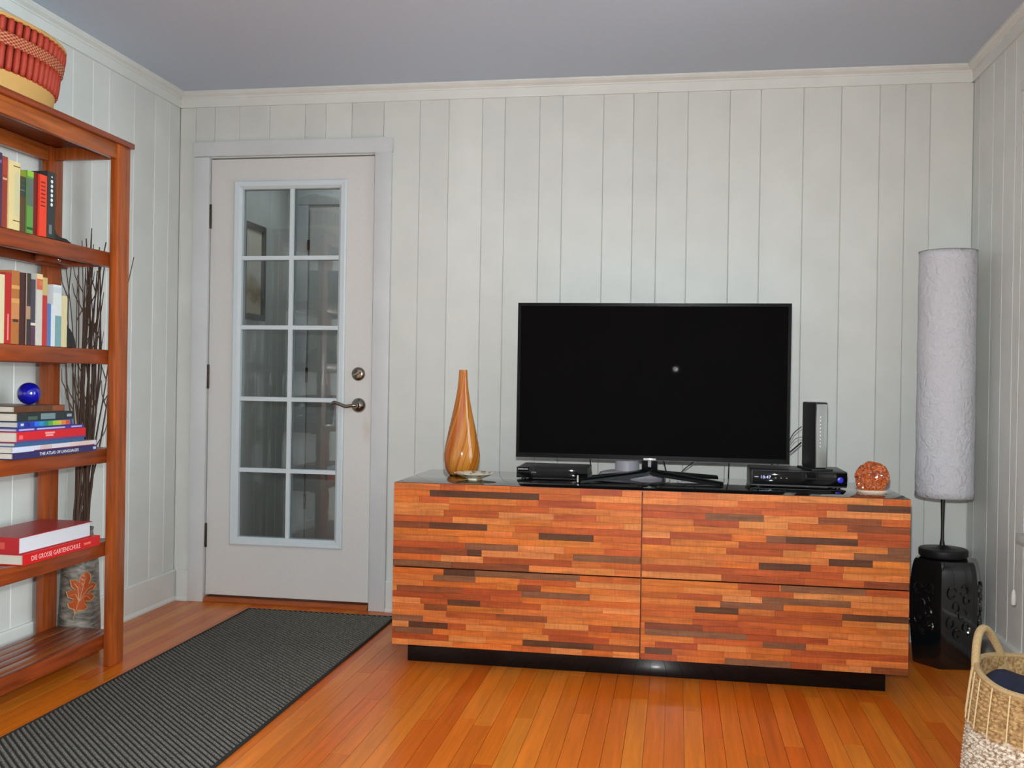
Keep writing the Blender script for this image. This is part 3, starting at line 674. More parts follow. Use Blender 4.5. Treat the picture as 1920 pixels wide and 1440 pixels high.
# cables
def cable(label, pts, r=.0022, mat=BLACKM): tag(tube('cable', spline(pts, 8), r, mat, None, 6), label, 'cable')
cable('black cable hanging behind the disc player', [(1.965, -.30, .80), (1.968, -.29, .75), (1.972, -.28, .70), (1.975, -.27, ZT+.003)])
cable('black cable behind the stand, left of the neck', [(2.165, -.395, .80), (2.170, -.30, .75), (2.185, -.22, .70), (2.20, -.21, .60)])
cable('black cable behind the stand, right of the neck', [(2.245, -.395, .80), (2.262, -.36, .75), (2.278, -.29, .69), (2.29, -.25, ZT+.003)])
cable('black cable slanting down between stand and set-top box', [(2.40, -.395, .80), (2.385, -.34, .745), (2.35, -.30, .71), (2.32, -.27, ZT+.003)])
cable('black cable hanging straight down left of the set-top box', [(2.520, -.395, .82), (2.520, -.32, .76), (2.519, -.30, .71), (2.519, -.29, ZT+.003)])
cable('thin cable looping from the modem top behind the television', [(2.785, -.385, .890), (2.755, -.375, .86), (2.730, -.365, .80), (2.715, -.36, .755), (2.70, -.35, .738)], .0018)
cable('thick black cable from the modem base towards the television', [(2.785, -.385, .830), (2.755, -.375, .80), (2.720, -.37, .772), (2.69, -.36, .750), (2.68, -.34, .738)], .0030)
cable('pale wire curling low behind the modem', [(2.790, -.375, .850), (2.765, -.37, .842), (2.745, -.36, .815), (2.725, -.355, .79), (2.705, -.35, .80)], .0012, HINGE)

# ------------------------------------------------------------------ garden stool + lamp
GX, GY = 3.335, -.300
gs = thing('garden_stool', (GX, GY, 0), 'black glazed six-sided ceramic garden stool under the lamp', 'stool')
A0 = math.radians(-111)     # an upright arris faces the camera
def hexr(a, r, z):
    k = ((a-A0) % (math.pi/3))-math.pi/6
    s = math.cos(math.pi/6)/math.cos(k); return (r*min(s*1.0, .985), z)
gp = [(.118, 0), (.122, .004), (.124, .03), (.131, .10), (.137, .18), (.139, .24), (.137, .30), (.131, .355), (.124, .385), (.116, .398), (.085, .402)]
# each ring of the profile is six-sided with softened arrises
lathe('stool_body', gp, GX, GY, plain('teal_black_glaze', srgb(14, 20, 22), .12, spec=.7, coat=.5), gs, 72, hexr)
RELM = MATS['teal_black_glaze']
for k in range(6):
    am = A0+math.pi/3*k+math.pi/6
    if math.sin(am) > .6: continue
    nrm = Vector((math.cos(am), math.sin(am), 0)); tg = Vector((-nrm.y, nrm.x, 0))
    for (s, z, rr, t0, t1) in ((-.026, .285, .016, 20, 330), (.020, .300, .014, -150, 150), (.030, .262, .012, 60, 380), (-.012, .235, .013, -90, 200), (.014, .205, .015, 0, 300), (-.028, .175, .014, 100, 400), (.026, .160, .012, -60, 230), (-.004, .135, .013, 30, 320)):
        pts = []
        for q in range(11):
            t = math.radians(t0+(t1-t0)*q/10); r_ = 1.25*rr*(1-.045*q)
            zz_ = z+r_*1.35*math.sin(t); ss = s+r_*math.cos(t)
            rad = .139*math.cos(math.pi/6)*(1-.9*((zz_-.22)/.30)**2*.10)
            pts.append(Vector((GX, GY, zz_))+nrm*(rad+.0005)+tg*ss)
        tube('relief_scroll', pts, .0050, RELM, gs, 6)
lm = thing('lamp', (GX-.01, GY, .403), 'tall lamp with a long white crinkled paper cylinder shade on the stool', 'lamp')
LX, LY = 3.325, -.300
lathe('lamp_base', [(.074, .4025), (.084, .404), (.088, .410), (.088, .430), (.084, .435), (.030, .437), (.012, .446)], LX, LY, BLACKM, lm, 40)
lathe('lamp_stem', [(.010, .446), (.0085, .458), (.006, .47), (.0055, .52), (.008, .62), (.008, .70)], LX-.004, LY, BLACKM, lm, 14)
m, n, l, b = newmat('crinkled_paper')
b.inputs['Base Color'].default_value = srgb(200, 200, 206); b.inputs['Roughness'].default_value = .75
g = n.new('ShaderNodeNewGeometry'); nz = n.new('ShaderNodeTexNoise'); nz.inputs['Scale'].default_value = 38; nz.inputs['Detail'].default_value = 5; nz.inputs['Distortion'].default_value = 1.2; l.new(g.outputs['Position'], nz.inputs['Vector'])
bp = n.new('ShaderNodeBump'); bp.inputs['Strength'].default_value = .6; bp.inputs['Distance'].default_value = .018; l.new(nz.outputs['Fac'], bp.inputs['Height']); l.new(bp.outputs[0], b.inputs['Normal'])
bm = bmesh.new(); SR = .104; nzs = 40; seg = 48
rings = []
for i in range(nzs+1):
    z = .632+(1.566-.632)*i/nzs
    rings.append([bm.verts.new((LX+(SR+.0014*math.sin(7*a+z*31)*math.sin(z*57+3*a))*math.cos(a), LY+(SR+.0014*math.sin(7*a+z*31)*math.sin(z*57+3*a))*math.sin(a), z)) for a in [2*math.pi*k/seg for k in range(seg)]])
for i in range(nzs):
    for k in range(seg): bm.faces.new((rings[i][k], rings[i][(k+1) % seg], rings[i+1][(k+1) % seg], rings[i+1][k]))
sh = finish('lamp_shade', bm, m, lm, True); sd_ = sh.modifiers.new('paper', 'SOLIDIFY'); sd_.thickness = .0015
for z in (.632, 1.566):
    bm = bmesh.new(); atube(bm, [(LX+SR*math.cos(2*math.pi*k/40), LY+SR*math.sin(2*math.pi*k/40), z) for k in range(41)], .0018, 6, False); finish('wire_ring', bm, plain('shade_wire_%d' % int(z*100), srgb(150, 148, 146), .5), sh)
tube('wire_spider', [(LX-SR, LY, .70), (LX, LY, .695), (LX+SR, LY, .70)], .0015, BLACKM, sh, 6)

# ------------------------------------------------------------------ rug
rug = thing('runner_rug', (.77, -1.3, 0), 'dark grey diagonally ribbed runner rug in front of the door', 'rug')
RX0, RX1, RY0, RY1 = .432, 1.112, -2.50, -.115
m, n, l, b = newmat('rug_backing'); b.inputs['Base Color'].default_value = srgb(26, 25, 22); b.inputs['Roughness'].default_value = .95
box('backing', RX0, RX1, RY0, RY1, .0005, .004, m, rug)
m, n, l, b = newmat('rug_yarn'); b.inputs['Roughness'].default_value = .95; b.inputs['Specular IOR Level'].default_value = .1
g = n.new('ShaderNodeNewGeometry'); nz = n.new('ShaderNodeTexNoise'); nz.inputs['Scale'].default_value = 260; l.new(g.outputs['Position'], nz.inputs['Vector'])
cr = n.new('ShaderNodeValToRGB'); l.new(nz.outputs['Fac'], cr.inputs[0]); e = cr.color_ramp.elements; e[0].position = .35; e[0].color = srgb(70, 68, 63); e[1].position = .66; e[1].color = srgb(138, 134, 126)
l.new(cr.outputs[0], b.inputs['Base Color'])
bm = bmesh.new(); th = math.radians(-42); dx, dy = math.cos(th), math.sin(th); pitch = .0163
pstep = pitch/abs(dx); yy = RY0
while yy < RY1+.68*abs(dy/dx):
    # line x = RX0 + t*dx, y = yy + t*dy, clipped to the rug
    t0, t1 = 0, (RX1-RX0)/dx
    if yy > RY1: t0 = max(t0, (RY1-.002-yy)/dy)
    t1 = min(t1, (RY0+.002-yy)/dy)
    if t1-t0 > .01:
        a = Vector((RX0+t0*dx, yy+t0*dy, .0035)); bq = Vector((RX0+t1*dx, yy+t1*dy, .0035)); sdv = Vector((-dy, dx, 0))
        L = []
        for p in (a, bq): L.append([bm.verts.new(p+sdv*w+Vector((0, 0, h))) for w, h in ((-.0046, 0), (-.0032, .0034), (0, .0046), (.0032, .0034), (.0046, 0))])
        for k in range(4): bm.faces.new((L[0][k], L[0][k+1], L[1][k+1], L[1][k]))
        bm.faces.new(L[0]); bm.faces.new(L[1])
    yy += pstep
tag(finish('ribs', bm, m, rug, True), kind='stuff')
for a in ((RX0-.004, RX0+.006, RY0, RY1), (RX1-.006, RX1+.004, RY0, RY1)): box('binding', *a, .0005, .0085, MATS['rug_backing'], rug, .002)
box('binding', RX0, RX1, RY1-.003, RY1+.004, .0005, .0075, MATS['rug_backing'], rug, .002)

# ------------------------------------------------------------------ bookshelf
BY1, BY0, BX0, BX1 = -.965, -1.86, .030, .330
B = thing('bookshelf', (.18, -1.41, 0), 'open stained pine bookshelf with slatted shelves against the left wall', 'bookshelf')
PC = [srgb(160, 76, 30), srgb(146, 64, 26), srgb(168, 86, 34), srgb(138, 60, 26)]
def wd(name, x0, x1, y0, y1, z0, z1, mat=SHELFW, par=B, col=None, bev=.0025):
    o = box(name, x0, x1, y0, y1, z0, z1, mat, par, bev); o.color = col or jit(R.choice(PC), .08); return o
for x0, x1 in ((BX0, BX0+.030), (BX1-.030, BX1)):
    for y0, y1 in ((BY1-.080, BY1), (BY0, BY0+.080)): wd('post', x0, x1, y0, y1, 0, 1.872, SHELFV)
LV = [.115, .448, .782, 1.135, 1.485]
for i, z in enumerate(LV):
    s = wd('shelf', BX1-.0595, BX1-.031, BY0+.001, BY1-.001, z-.052, z, col=jit(PC[1], .05))          # front rail
    wd('rear_rail', BX0+.031, BX0+.055, BY0+.001, BY1-.001, z-.052, z-.002, par=s)
    n = 4; w0, w1 = BX0+.056, BX1-.061; sw = (w1-w0)/n
    for k in range(n): wd('slat', w0+k*sw+.002, w0+(k+1)*sw-.002, BY0+.006, BY1-.006, z-.018, z-.001, par=s, bev=.0015)
    for yb in (BY1-.055, BY0+.030): wd('cleat', BX0+.056, BX1-.061, yb, yb+.022, z-.048, z-.019, SHELFV, s)
    if i == 4:
        bk = wd('bracket_block', .118, .150, BY1-.235, BY1-.075, z-.046, z-.020, par=s)
        lathe('bolt', [(.010, 0), (.010, .004), (.006, .007)], 0, 0, CHROME, None, 14)
        o = bpy.data.objects['bolt']; o.rotation_euler = (0, math.pi/2, 0); o.location = (.1525, BY1-.15, z-.033); adopt(o, bk)
t = wd('top_board', BX0-.008, BX1+.010, BY0-.012, BY1+.012, 1.872, 1.892, col=PC[1])
wd('front_rail', BX1-.026, BX1-.004, BY0+.081, BY1-.081, 1.818, 1.8715, par=t)
wd('rear_rail', BX0+.004, BX0+.026, BY0+.081, BY1-.081, 1.818, 1.8715, par=t)
for y in (BY1-.052, BY0+.030): wd('end_rail', BX0+.031, BX1-.031, y, y+.022, 1.826, 1.8715, SHELFV, t)

# ------------------------------------------------------------------ books
def book(label, y0, y1, z0, z1, x0, x1, col, mode='stand', pages=PAPER, group=None, marks=()):
    """mode stand / lie: spine faces the room (+x); mode end: lies with its spine towards the camera side (-y)"""
    bm = bmesh.new(); c = .0022
    if mode == 'stand':
        abox(bm, x0, x1, y0, y0+c, z0, z1); abox(bm, x0, x1, y1-c, y1, z0, z1); abox(bm, x1-c, x1, y0+c, y1-c, z0, z1)
        pg = (x0+.004, x1-c, y0+c, y1-c, z0+.003, z1-.004)
    elif mode == 'lie':
        abox(bm, x0, x1, y0, y1, z0, z0+c); abox(bm, x0, x1, y0, y1, z1-c, z1); abox(bm, x1-c, x1, y0, y1, z0+c, z1-c)
        pg = (x0+.004, x1-c, y0+.004, y1-.004, z0+c, z1-c)
    else:
        abox(bm, x0, x1, y0, y1, z0, z0+c); abox(bm, x0, x1, y0, y1, z1-c, z1); abox(bm, x0, x1, y0, y0+c, z0+c, z1-c)
        pg = (x0+.004, x1-.005, y0+c, y1-.005, z0+c, z1-c)
    o = finish('book', bm, COVER); o.color = col
    box('page_block', *pg, pages, o)
    tag(o, label, 'book', group)
    for mk in marks:     # printed bands / blocks on the spine: (fraction start, fraction end along the spine, fraction across a,b, colour)
        f0, f1, a, b_, cc = mk
        if mode == 'stand': q = piece('spine_print', x1, x1+.0004, y0+(y1-y0)*a, y0+(y1-y0)*b_, z1-(z1-z0)*f1, z1-(z1-z0)*f0, COVER, o, cc)
        elif mode == 'lie': q = piece('spine_print', x1, x1+.0004, y0+(y1-y0)*f0, y0+(y1-y0)*f1, z0+(z1-z0)*a, z0+(z1-z0)*b_, COVER, o, cc)
        else: q = piece('spine_print', x0+(x1-x0)*f0, x0+(x1-x0)*f1, y0-.0004, y0, z0+(z1-z0)*a, z0+(z1-z0)*b_, COVER, o, cc)
    return o
s3 = srgb
G1 = 'books on the top shelf'; z = 1.4855; XF = .300
PR = lambda f0, f1, c, a=.12, b=.88: (f0, f1, a, b, c)
book('dark purple book at the left edge of the top shelf', -1.640, -1.6125, z, z+.222, .11, XF, s3(58, 44, 78), group=G1, marks=[PR(.1, .14, s3(120, 100, 150))])
book('dark red book with a pale band, left of the cream book', -1.6120, -1.588, z, z+.215, .10, XF, s3(140, 52, 36), group=G1, marks=[PR(.3, .33, s3(206, 160, 120)), PR(.06, .26, s3(160, 60, 40))])
book('thick cream yellow book with two dark lines on the top shelf', -1.5875, -1.536, z, z+.208, .09, XF+.004, s3(216, 196, 140), group=G1, marks=[PR(.06, .075, s3(90, 80, 50), .4, 1), PR(.86, .875, s3(90, 80, 50), .4, 1), PR(.15, .8, s3(196, 192, 150), .5, .9)])
book('dark brown book with a green head, right of the cream book', -1.5355, -1.497, z, z+.192, .11, XF-.004, s3(84, 62, 40), group=G1, marks=[PR(.0, .10, s3(130, 140, 40), 0, 1), PR(.14, .42, s3(50, 62, 58), 0, 1), PR(.16, .17, s3(150, 150, 130)), PR(.24, .25, s3(150, 150, 130)), PR(.32, .33, s3(150, 150, 130))])
book('slim green book between brown and red books', -1.4965, -1.467, z, z+.196, .11, XF, s3(92, 146, 66), group=G1, marks=[PR(.12, .56, s3(88, 104, 92), 0, 1), PR(.0, .09, s3(140, 190, 60), 0, 1), PR(.9, .94, s3(40, 84, 34), 0, 1)])
book('dark maroon book beside the orange-red book', -1.4665, -1.441, z, z+.198, .10, XF-.003, s3(104, 22, 20), group=G1)
b_ = book('bright orange-red book with dark lettering on the top shelf', -1.4405, -1.404, z, z+.196, .10, XF+.003, s3(226, 62, 34), group=G1)
for k in range(7): piece('spine_print', XF+.003, XF+.0034, -1.434, -1.412, z+.170-.0125*k, z+.174-.0125*k, COVER, b_, s3(120, 24, 20))
b_ = book('black book with a column of white dots on its spine', -1.4035, -1.362, z, z+.214, .09, XF+.004, s3(42, 48, 46), group=G1, marks=[PR(.80, .94, s3(110, 116, 116), .25, .6)])
for k in range(7):
    d_ = lathe('white_dot', [(.0058 if k else .003, 0), (.0058 if k else .003, .0006)], 0, 0, WHITEP, None, 14); d_.rotation_euler = (0, math.pi/2, 0); d_.location = (XF+.0044, -1.381, z+.198-.0150*k); adopt(d_, b_)
be = thing('bookend', (.2, -1.33, z), 'black metal L-shaped bookend on the top shelf', 'bookend')
box('upright_plate', .12, .30, -1.3615, -1.359, z, z+.120, BLACKM, be); box('foot_plate', .12, .30, -1.359, -1.268, z, z+.0025, BLACKM, be)
bm = bmesh.new(); aprism(bm, [(-1.3585, z+.0028), (-1.3585, z+.042), (-1.345, z+.020), (-1.325, z+.012), (-1.290, z+.010), (-1.272, z+.0028)], 0, .285, .298); finish('gusset', bm, BLACKM, be)

G2 = 'books on the second shelf'; z = 1.1355
book('cream book at the left edge of the second shelf', -1.640, -1.594, z, z+.208, .10, XF, s3(206, 196, 160), group=G2)
book('red book with white flecks on the second shelf', -1.5935, -1.566, z, z+.216, .10, XF+.002, s3(172, 30, 30), group=G2, marks=[PR(.58, .95, s3(214, 130, 120), .38, .62)])
book('tan leather-like book with raised gold bands', -1.5655, -1.529, z, z+.226, .09, XF+.002, s3(168, 104, 50), group=G2, marks=[PR(.20, .25, s3(206, 150, 84), 0, 1), PR(.38, .44, s3(206, 150, 84), 0, 1), PR(.44, .66, s3(190, 128, 76), 0, 1), PR(.66, .70, s3(70, 44, 26), .2, .9)])
book('thick dark brown book right of the tan one', -1.5285, -1.496, z, z+.224, .09, XF-.002, s3(62, 30, 26), group=G2)
book('black book with a patterned lower spine', -1.4955, -1.471, z, z+.225, .09, XF, s3(52, 46, 42), group=G2, marks=[PR(.0, 1, s3(160, 130, 120), 0, .18), PR(.46, .64, s3(170, 136, 104), .15, .9)])
book('dark slate and plum book with a white stripe', -1.4705, -1.449, z, z+.208, .10, XF, s3(66, 62, 74), group=G2, marks=[PR(.66, .70, s3(214, 206, 190), 0, 1), PR(.70, 1, s3(84, 50, 72), 0, 1)])
book('pale grey book with a red and gold top', -1.4485, -1.419, z, z+.228, .10, XF+.003, s3(196, 192, 182), group=G2, marks=[PR(.0, .07, s3(220, 190, 140), 0, 1), PR(.07, .22, s3(196, 96, 70), 0, 1), PR(.10, .16, s3(214, 170, 90), .5, .9)])
book('red book with a gold top beside the blue one', -1.4185, -1.390, z, z+.220, .10, XF, s3(178, 50, 48), group=G2, marks=[PR(.0, .26, s3(188, 168, 104), 0, 1)])
book('short blue book on the second shelf', -1.3895, -1.364, z, z+.138, .11, XF, s3(84, 112, 164), group=G2, marks=[PR(.0, 1, s3(200, 210, 226), .78, 1)])
book('white and teal book on the second shelf', -1.3635, -1.320, z, z+.202, .10, XF+.003, s3(206, 212, 212), group=G2, marks=[PR(.50, 1, s3(116, 156, 160), .25, 1), PR(.04, .13, s3(188, 196, 204), 0, 1)])
book('cream book at the right end of the second shelf row', -1.3195, -1.286, z, z+.170, .11, XF+.001, s3(206, 196, 150), group=G2)
b2 = thing('bookend', (.2, -1.27, z), 'black rounded bookend at the end of the second shelf row', 'bookend')
pts = [(.12, z), (.31, z)]+[(.215+.095*math.cos(t), z+.02+.085*math.sin(t)) for t in [math.pi*k/14 for k in range(15)]]
pts = [(.12, z)]+[(.31, z)]+[(.215+.095*math.cos(math.pi*k/14), z+.004+.092*math.sin(math.pi*k/14)) for k in range(15)]
prism('rounded_plate', pts, 1, -1.2855, -1.250, BLACKM, b2)
box('foot_plate', .14, .29, -1.2495, -1.215, z, z+.0025, BLACKM, b2)

G3 = 'books stacked on the middle shelf'; z = .7825
st_ = [(.0205, -1.585, -1.150, .330, s3(44, 42, 92), 'navy book with a white title at the bottom of the stack'),
       (.0165, -1.590, -1.158, .332, s3(206, 204, 212), 'white book lying above the navy one'),
       (.012, -1.560, -1.206, .318, s3(52, 92, 138), 'thin teal-blue book in the middle of the stack'),
       (.0325, -1.556, -1.204, .322, s3(204, 30, 40), 'thick red book in the middle of the stack'),
       (.0105, -1.556, -1.214, .320, s3(70, 52, 140), 'thin violet book lying on the red one'),
       (.0190, -1.530, -1.254, .305, s3(40, 70, 150), 'rainbow-spined book in the stack'),
       (.0270, -1.535, -1.252, .306, s3(36, 46, 48), 'dark slate book with a pale label in the stack'),
       (.0205, -1.520, -1.268, .285, s3(96, 58, 34), 'brown leather book on top of the stack')]
objs = []
for i, (h, y0, y1, x1, c, lab) in enumerate(st_):
    y0 -= 0; objs.append((book(lab, y0, y1, z, z+h, x1-.235+.02*(i % 3), x1, c, 'lie', group=G3), y0, y1, x1, z, h)); z += h+.0003
o, y0, y1, x1, zb, h = objs[0]
text('title', 'THE ATLAS OF LANGUAGES', .014, (x1+.0003, y0+.125, zb+.005), (0, 1, 0), (0, 0, 1), WHITEP, o, width=.205)
piece('spine_print', x1, x1+.0004, y1-.022, y1-.006, zb+.006, zb+.015, COVER, o, s3(190, 190, 210))
o, y0, y1, x1, zb, h = objs[1]
for a, b, c in ((.0, .30, s3(196, 204, 226)), (.30, .44, s3(196, 176, 176)), (.66, .96, s3(216, 192, 184))): piece('spine_print', x1, x1+.0004, y0+(y1-y0)*a, y0+(y1-y0)*b, zb+.004, zb+h-.001, COVER, o, c)
piece('spine_print', x1, x1+.0004, y0+.1, y1-.01, zb, zb+.003, COVER, o, s3(120, 40, 70))
o, y0, y1, x1, zb, h = objs[3]
for k, (a, b) in enumerate(((.38, .52), (.39, .50))): piece('spine_print', x1, x1+.0004, y0+(y1-y0)*a, y0+(y1-y0)*b, zb+.021-k*.008, zb+.027-k*.008, COVER, o, s3(236, 150, 150))
piece('spine_print', x1, x1+.0004, y0+.008, y0+.026, zb+.010, zb+.022, COVER, o, s3(226, 100, 100))
piece('spine_print', x1, x1+.0004, y0, y1, zb, zb+.0065, COVER, o, s3(110, 60, 110))
o, y0, y1, x1, zb, h = objs[4]
for a, b in ((.03, .24), (.28, .70), (.80, .97)): piece('spine_print', x1, x1+.0004, y0+(y1-y0)*a, y0+(y1-y0)*b, zb+.003, zb+.008, COVER, o, s3(180, 170, 214))
o, y0, y1, x1, zb, h = objs[5]
RB = [(30, 40, 130), (30, 60, 180), (40, 110, 210), (40, 140, 190), (30, 130, 110), (90, 160, 60), (160, 190, 50), (200, 180, 60), (216, 130, 60), (200, 80, 50)]
for k, c in enumerate(RB): piece('spine_print', x1, x1+.0004, y0+(y1-y0)*(.12+.083*k), y0+(y1-y0)*(.12+.083*(k+1)), zb+.002, zb+h-.002, COVER, o, s3(*c))
piece('spine_print', x1, x1+.0004, y0+.012, y0+.026, zb+.006, zb+.013, COVER, o, s3(200, 206, 230))
o, y0, y1, x1, zb, h = objs[6]
piece('spine_print', x1, x1+.0004, y0+(y1-y0)*.40, y0+(y1-y0)*.66, zb+.004, zb+h-.004, COVER, o, s3(112, 136, 140))
piece('spine_print', x1, x1+.0004, y0+(y1-y0)*.18, y0+(y1-y0)*.34, zb+.004, zb+h-.012, COVER, o, s3(70, 92, 80))
piece('spine_print', x1, x1+.0004, y0+(y1-y0)*.88, y0+(y1-y0)*.97, zb+.009, zb+.018, COVER, o, s3(150, 160, 168))
o, y0, y1, x1, zb, h = objs[7]
for a, b in ((.30, .31), (.52, .53), (.74, .98)): piece('spine_print', x1, x1+.0004, y0+(y1-y0)*a, y0+(y1-y0)*b, zb+.002, zb+h-.002, COVER, o, s3(140, 72, 46))
BR_ = .0365
bm = bmesh.new(); bmesh.ops.create_uvsphere(bm, u_segments=40, v_segments=24, radius=BR_); bmesh.ops.translate(bm, verts=bm.verts, vec=(.200, -1.335, z+BR_-.0004))
tag(finish('glass_ball', bm, BLUEG, None, True), 'cobalt blue glass ball on top of the book stack', 'ball')

z = .4485
o = book('red German gardening book lying under the thicker red book', -1.520, -1.110, z, z+.034, .10, .322, s3(206, 26, 28), 'lie', PAPER)
text('title', 'DIE GROSSE GARTENSCHULE', .022, (.3223, -1.480, z+.009), (0, 1, 0), (0, 0, 1), plain('pale_red_print', s3(240, 190, 184), .5), o, width=.255)
piece('spine_print', .322, .3224, -1.205, -1.165, z+.013, z+.021, COVER, o, s3(232, 110, 90))
book('thick red book with white page edges on the fourth shelf', -1.525, -1.140, z+.0345, z+.0345+.052, .115, .310, s3(178, 36, 42), 'end', PAPERW, marks=[(.2, .75, .3, .7, s3(206, 84, 70))])

# ------------------------------------------------------------------ floor vase with twigs
m, n, l, b = newmat('grey_marbled_glaze')
g = n.new('ShaderNodeNewGeometry'); mp = n.new('ShaderNodeMapping'); mp.inputs['Scale'].default_value = (14, 14, 55); l.new(g.outputs['Position'], mp.inputs['Vector'])
nz = n.new('ShaderNodeTexNoise'); nz.inputs['Scale'].default_value = 1; nz.inputs['Detail'].default_value = 5; nz.inputs['Distortion'].default_value = 1.5; l.new(mp.outputs[0], nz.inputs['Vector'])
cr = n.new('ShaderNodeValToRGB'); l.new(nz.outputs['Fac'], cr.inputs[0]); e = cr.color_ramp.elements; e[0].position = .3; e[0].color = srgb(72, 68, 62); e[1].position = .7; e[1].color = srgb(160, 154, 144)
l.new(cr.outputs[0], b.inputs['Base Color']); b.inputs['Roughness'].default_value = .3
FX, FY = .099, -.884
fv = thing('floor_vase', (FX, FY, 0), 'grey marbled floor vase with an orange leaf relief behind the bookshelf', 'vase')
lathe('vase_body', [(.066, 0), (.073, .004), (.076, .05), (.075, .12), (.071, .20), (.068, .27), (.066, .33), (.060, .38), (.048, .42), (.044, .455), (.047, .468), (.040, .468), (.038, .44), (.045, .40)], FX, FY, m, fv, 40)
LEAFM = plain('orange_leaf_glaze', srgb(186, 82, 34), .25, bump=.3, bscale=120); LEAFE = plain('leaf_outline_glaze', srgb(196, 152, 108), .35)
# oak-leaf outline wrapped on the vase wall, facing the room
half = [(0, -.075), (.006, -.060), (.022, -.058), (.030, -.046), (.018, -.036), (.014, -.028), (.034, -.026), (.044, -.010), (.030, .000), (.018, .002), (.034, .012), (.042, .030), (.028, .036), (.014, .030), (.018, .046), (.010, .062), (0, .068)]
outl = half+[(-x, y) for x, y in half[-2:0:-1]]
la = math.radians(-52)
def wrap(x, y, lift):
    rot = math.radians(-14); X = x*math.cos(rot)-y*math.sin(rot); Yv = x*math.sin(rot)+y*math.cos(rot)
    Yv *= 1.12; X *= 1.2; zc = .238+Yv; rad = .0735-.05*(zc-.18)*(.5)+lift; a = la+X/.075
    return Vector((FX+rad*math.cos(a), FY+rad*math.sin(a), zc))
bm = bmesh.new(); cA = bm.verts.new(wrap(0, 0, .006)); ring = [bm.verts.new(wrap(x, y, .0035)) for x, y in outl]; ringm = [bm.verts.new(wrap(x*.5, y*.5, .0055)) for x, y in outl]
N = len(outl)
for k in range(N):
    bm.faces.new((ring[k], ring[(k+1) % N], ringm[(k+1) % N], ringm[k])); bm.faces.new((ringm[k], ringm[(k+1) % N], cA))
lf_ = finish('leaf_relief', bm, LEAFM, fv, True)
tube('leaf_outline', [wrap(x, y, .0035) for x, y in outl+outl[:1]], .0022, LEAFE, lf_, 6)
for sx_, y0_ in ((0, -.07), (.028, .024), (-.028, .024), (.03, -.018), (-.03, -.018)):
    tube('leaf_vein', [wrap(0, -.03 if sx_ else -.09, .006), wrap(sx_*.5, (y0_+0)*.5 if sx_ else 0, .0065), wrap(sx_, y0_ if sx_ else .055, .005)], .0015, LEAFE, lf_, 6)
TR_ = random.Random(11)
tg_label, tg_group = 'thin bare brown twig standing in the grey floor vase', 'bare twigs in the floor vase'
ends = [(-.060, 1.47), (-.050, 1.20), (-.030, 1.52), (-.022, 1.42), (-.012, 1.50), (-.004, 1.55), (.0, 1.56), (.004, 1.30), (.008, 1.45), (.012, 1.52), (.016, 1.60), (.02, 1.58), (.024, 1.38), (.03, 1.50), (.150, 1.50), (.034, 1.54), (.040, 1.44), (.046, 1.53), (.052, 1.25), (.056, 1.50), (.062, 1.36), (.068, 1.55), (.074, 1.48), (.082, 1.15)]
for i, (ex, ez) in enumerate(ends):
    a0 = TR_.uniform(0, 6.28); r0 = TR_.uniform(.004, .026); base = Vector((FX+r0*math.cos(a0), FY+r0*math.sin(a0), .10+.002*i))
    mid0 = Vector((FX+.02*math.cos(a0)+ex*.12, FY+.018*math.sin(a0), .47))
    # spread mostly across the view, (cos, sin) of the view-right direction
    vr = Vector((.86, .5, 0)); wob = lambda s: Vector((TR_.uniform(-s, s), TR_.uniform(-s, s), 0))
    tip = Vector((FX, FY, ez))+vr*(ex*1.15-.004)+wob(.008); tip.x = max(tip.x, .035); tip.y = max(tip.y, -.945)
    P = [base, mid0]
    for q in (.25, .5, .75):
        p = mid0.lerp(tip, q)+wob(.010)+vr*(.015*math.sin(q*3+i)); p.x = max(p.x, .032); p.y = max(p.y, -.945); P.append(p)
    P.append(tip); P = spline(P, 4); n_ = len(P); rr0 = TR_.uniform(.0036, .0060)
    bm = bmesh.new(); atube(bm, P, [rr0*(1-.62*k/(n_-1)) for k in range(n_)], 6)
    for fr in (.55, .72, .85):
        if TR_.random() < .6:
            k = int(n_*fr); d = (P[min(k+1, n_-1)]-P[k]).normalized(); s = TR_.choice((-1, 1)); L = TR_.uniform(.06, .13)
            q1 = P[k]+d*L*.5+vr*s*L*.22; q2 = P[k]+d*L+vr*s*L*.30
            for q in (q1, q2): q.x = max(q.x, .03); q.y = max(q.y, -.945)
            atube(bm, [P[k], q1, q2], [.0024, .0018, .001], 5)
    tag(finish('twig', bm, TWIG, None, True), tg_label if i != 14 else 'long twig leaning out past the bookshelf post', 'twig', tg_group)

# ------------------------------------------------------------------ red basket on top of the bookshelf
RX, RY, RZ, OV = .165, -1.496, 1.8925, 2.0      # OV: the basket is longer along the wall
REDW = plain('red_grass_bundle', srgb(168, 52, 28), .6, bump=.4, bscale=180); REDD = plain('dark_red_weave', srgb(112, 24, 18), .7, bump=.5, bscale=240)
STRAW = plain('straw_weave', srgb(206, 160, 92), .7, bump=.5, bscale=320)
rb = thing('woven_basket', (RX, RY, RZ), 'red ribbed grass basket with straw base on top of the bookshelf', 'basket')
def rprof(z): return .122+.030*(z/.235)
def oval(name, prof, mat, seg):
    bm = bmesh.new(); alathe(bm, prof, 0, 0, seg)
    for v in bm.verts: v.co = Vector((RX+v.co.x, RY+v.co.y*OV, v.co.z))
    return finish(name, bm, mat, rb, True)
oval('inner_wall', [(.05, RZ+.002), (rprof(0)-.008, RZ+.003)]+[(rprof(h)-.008, RZ+h) for h in (.06, .12, .18, .232)]+[(rprof(.232)-.014, RZ+.232), (rprof(0)-.016, RZ+.01), (.01, RZ+.008)], REDD, 64)
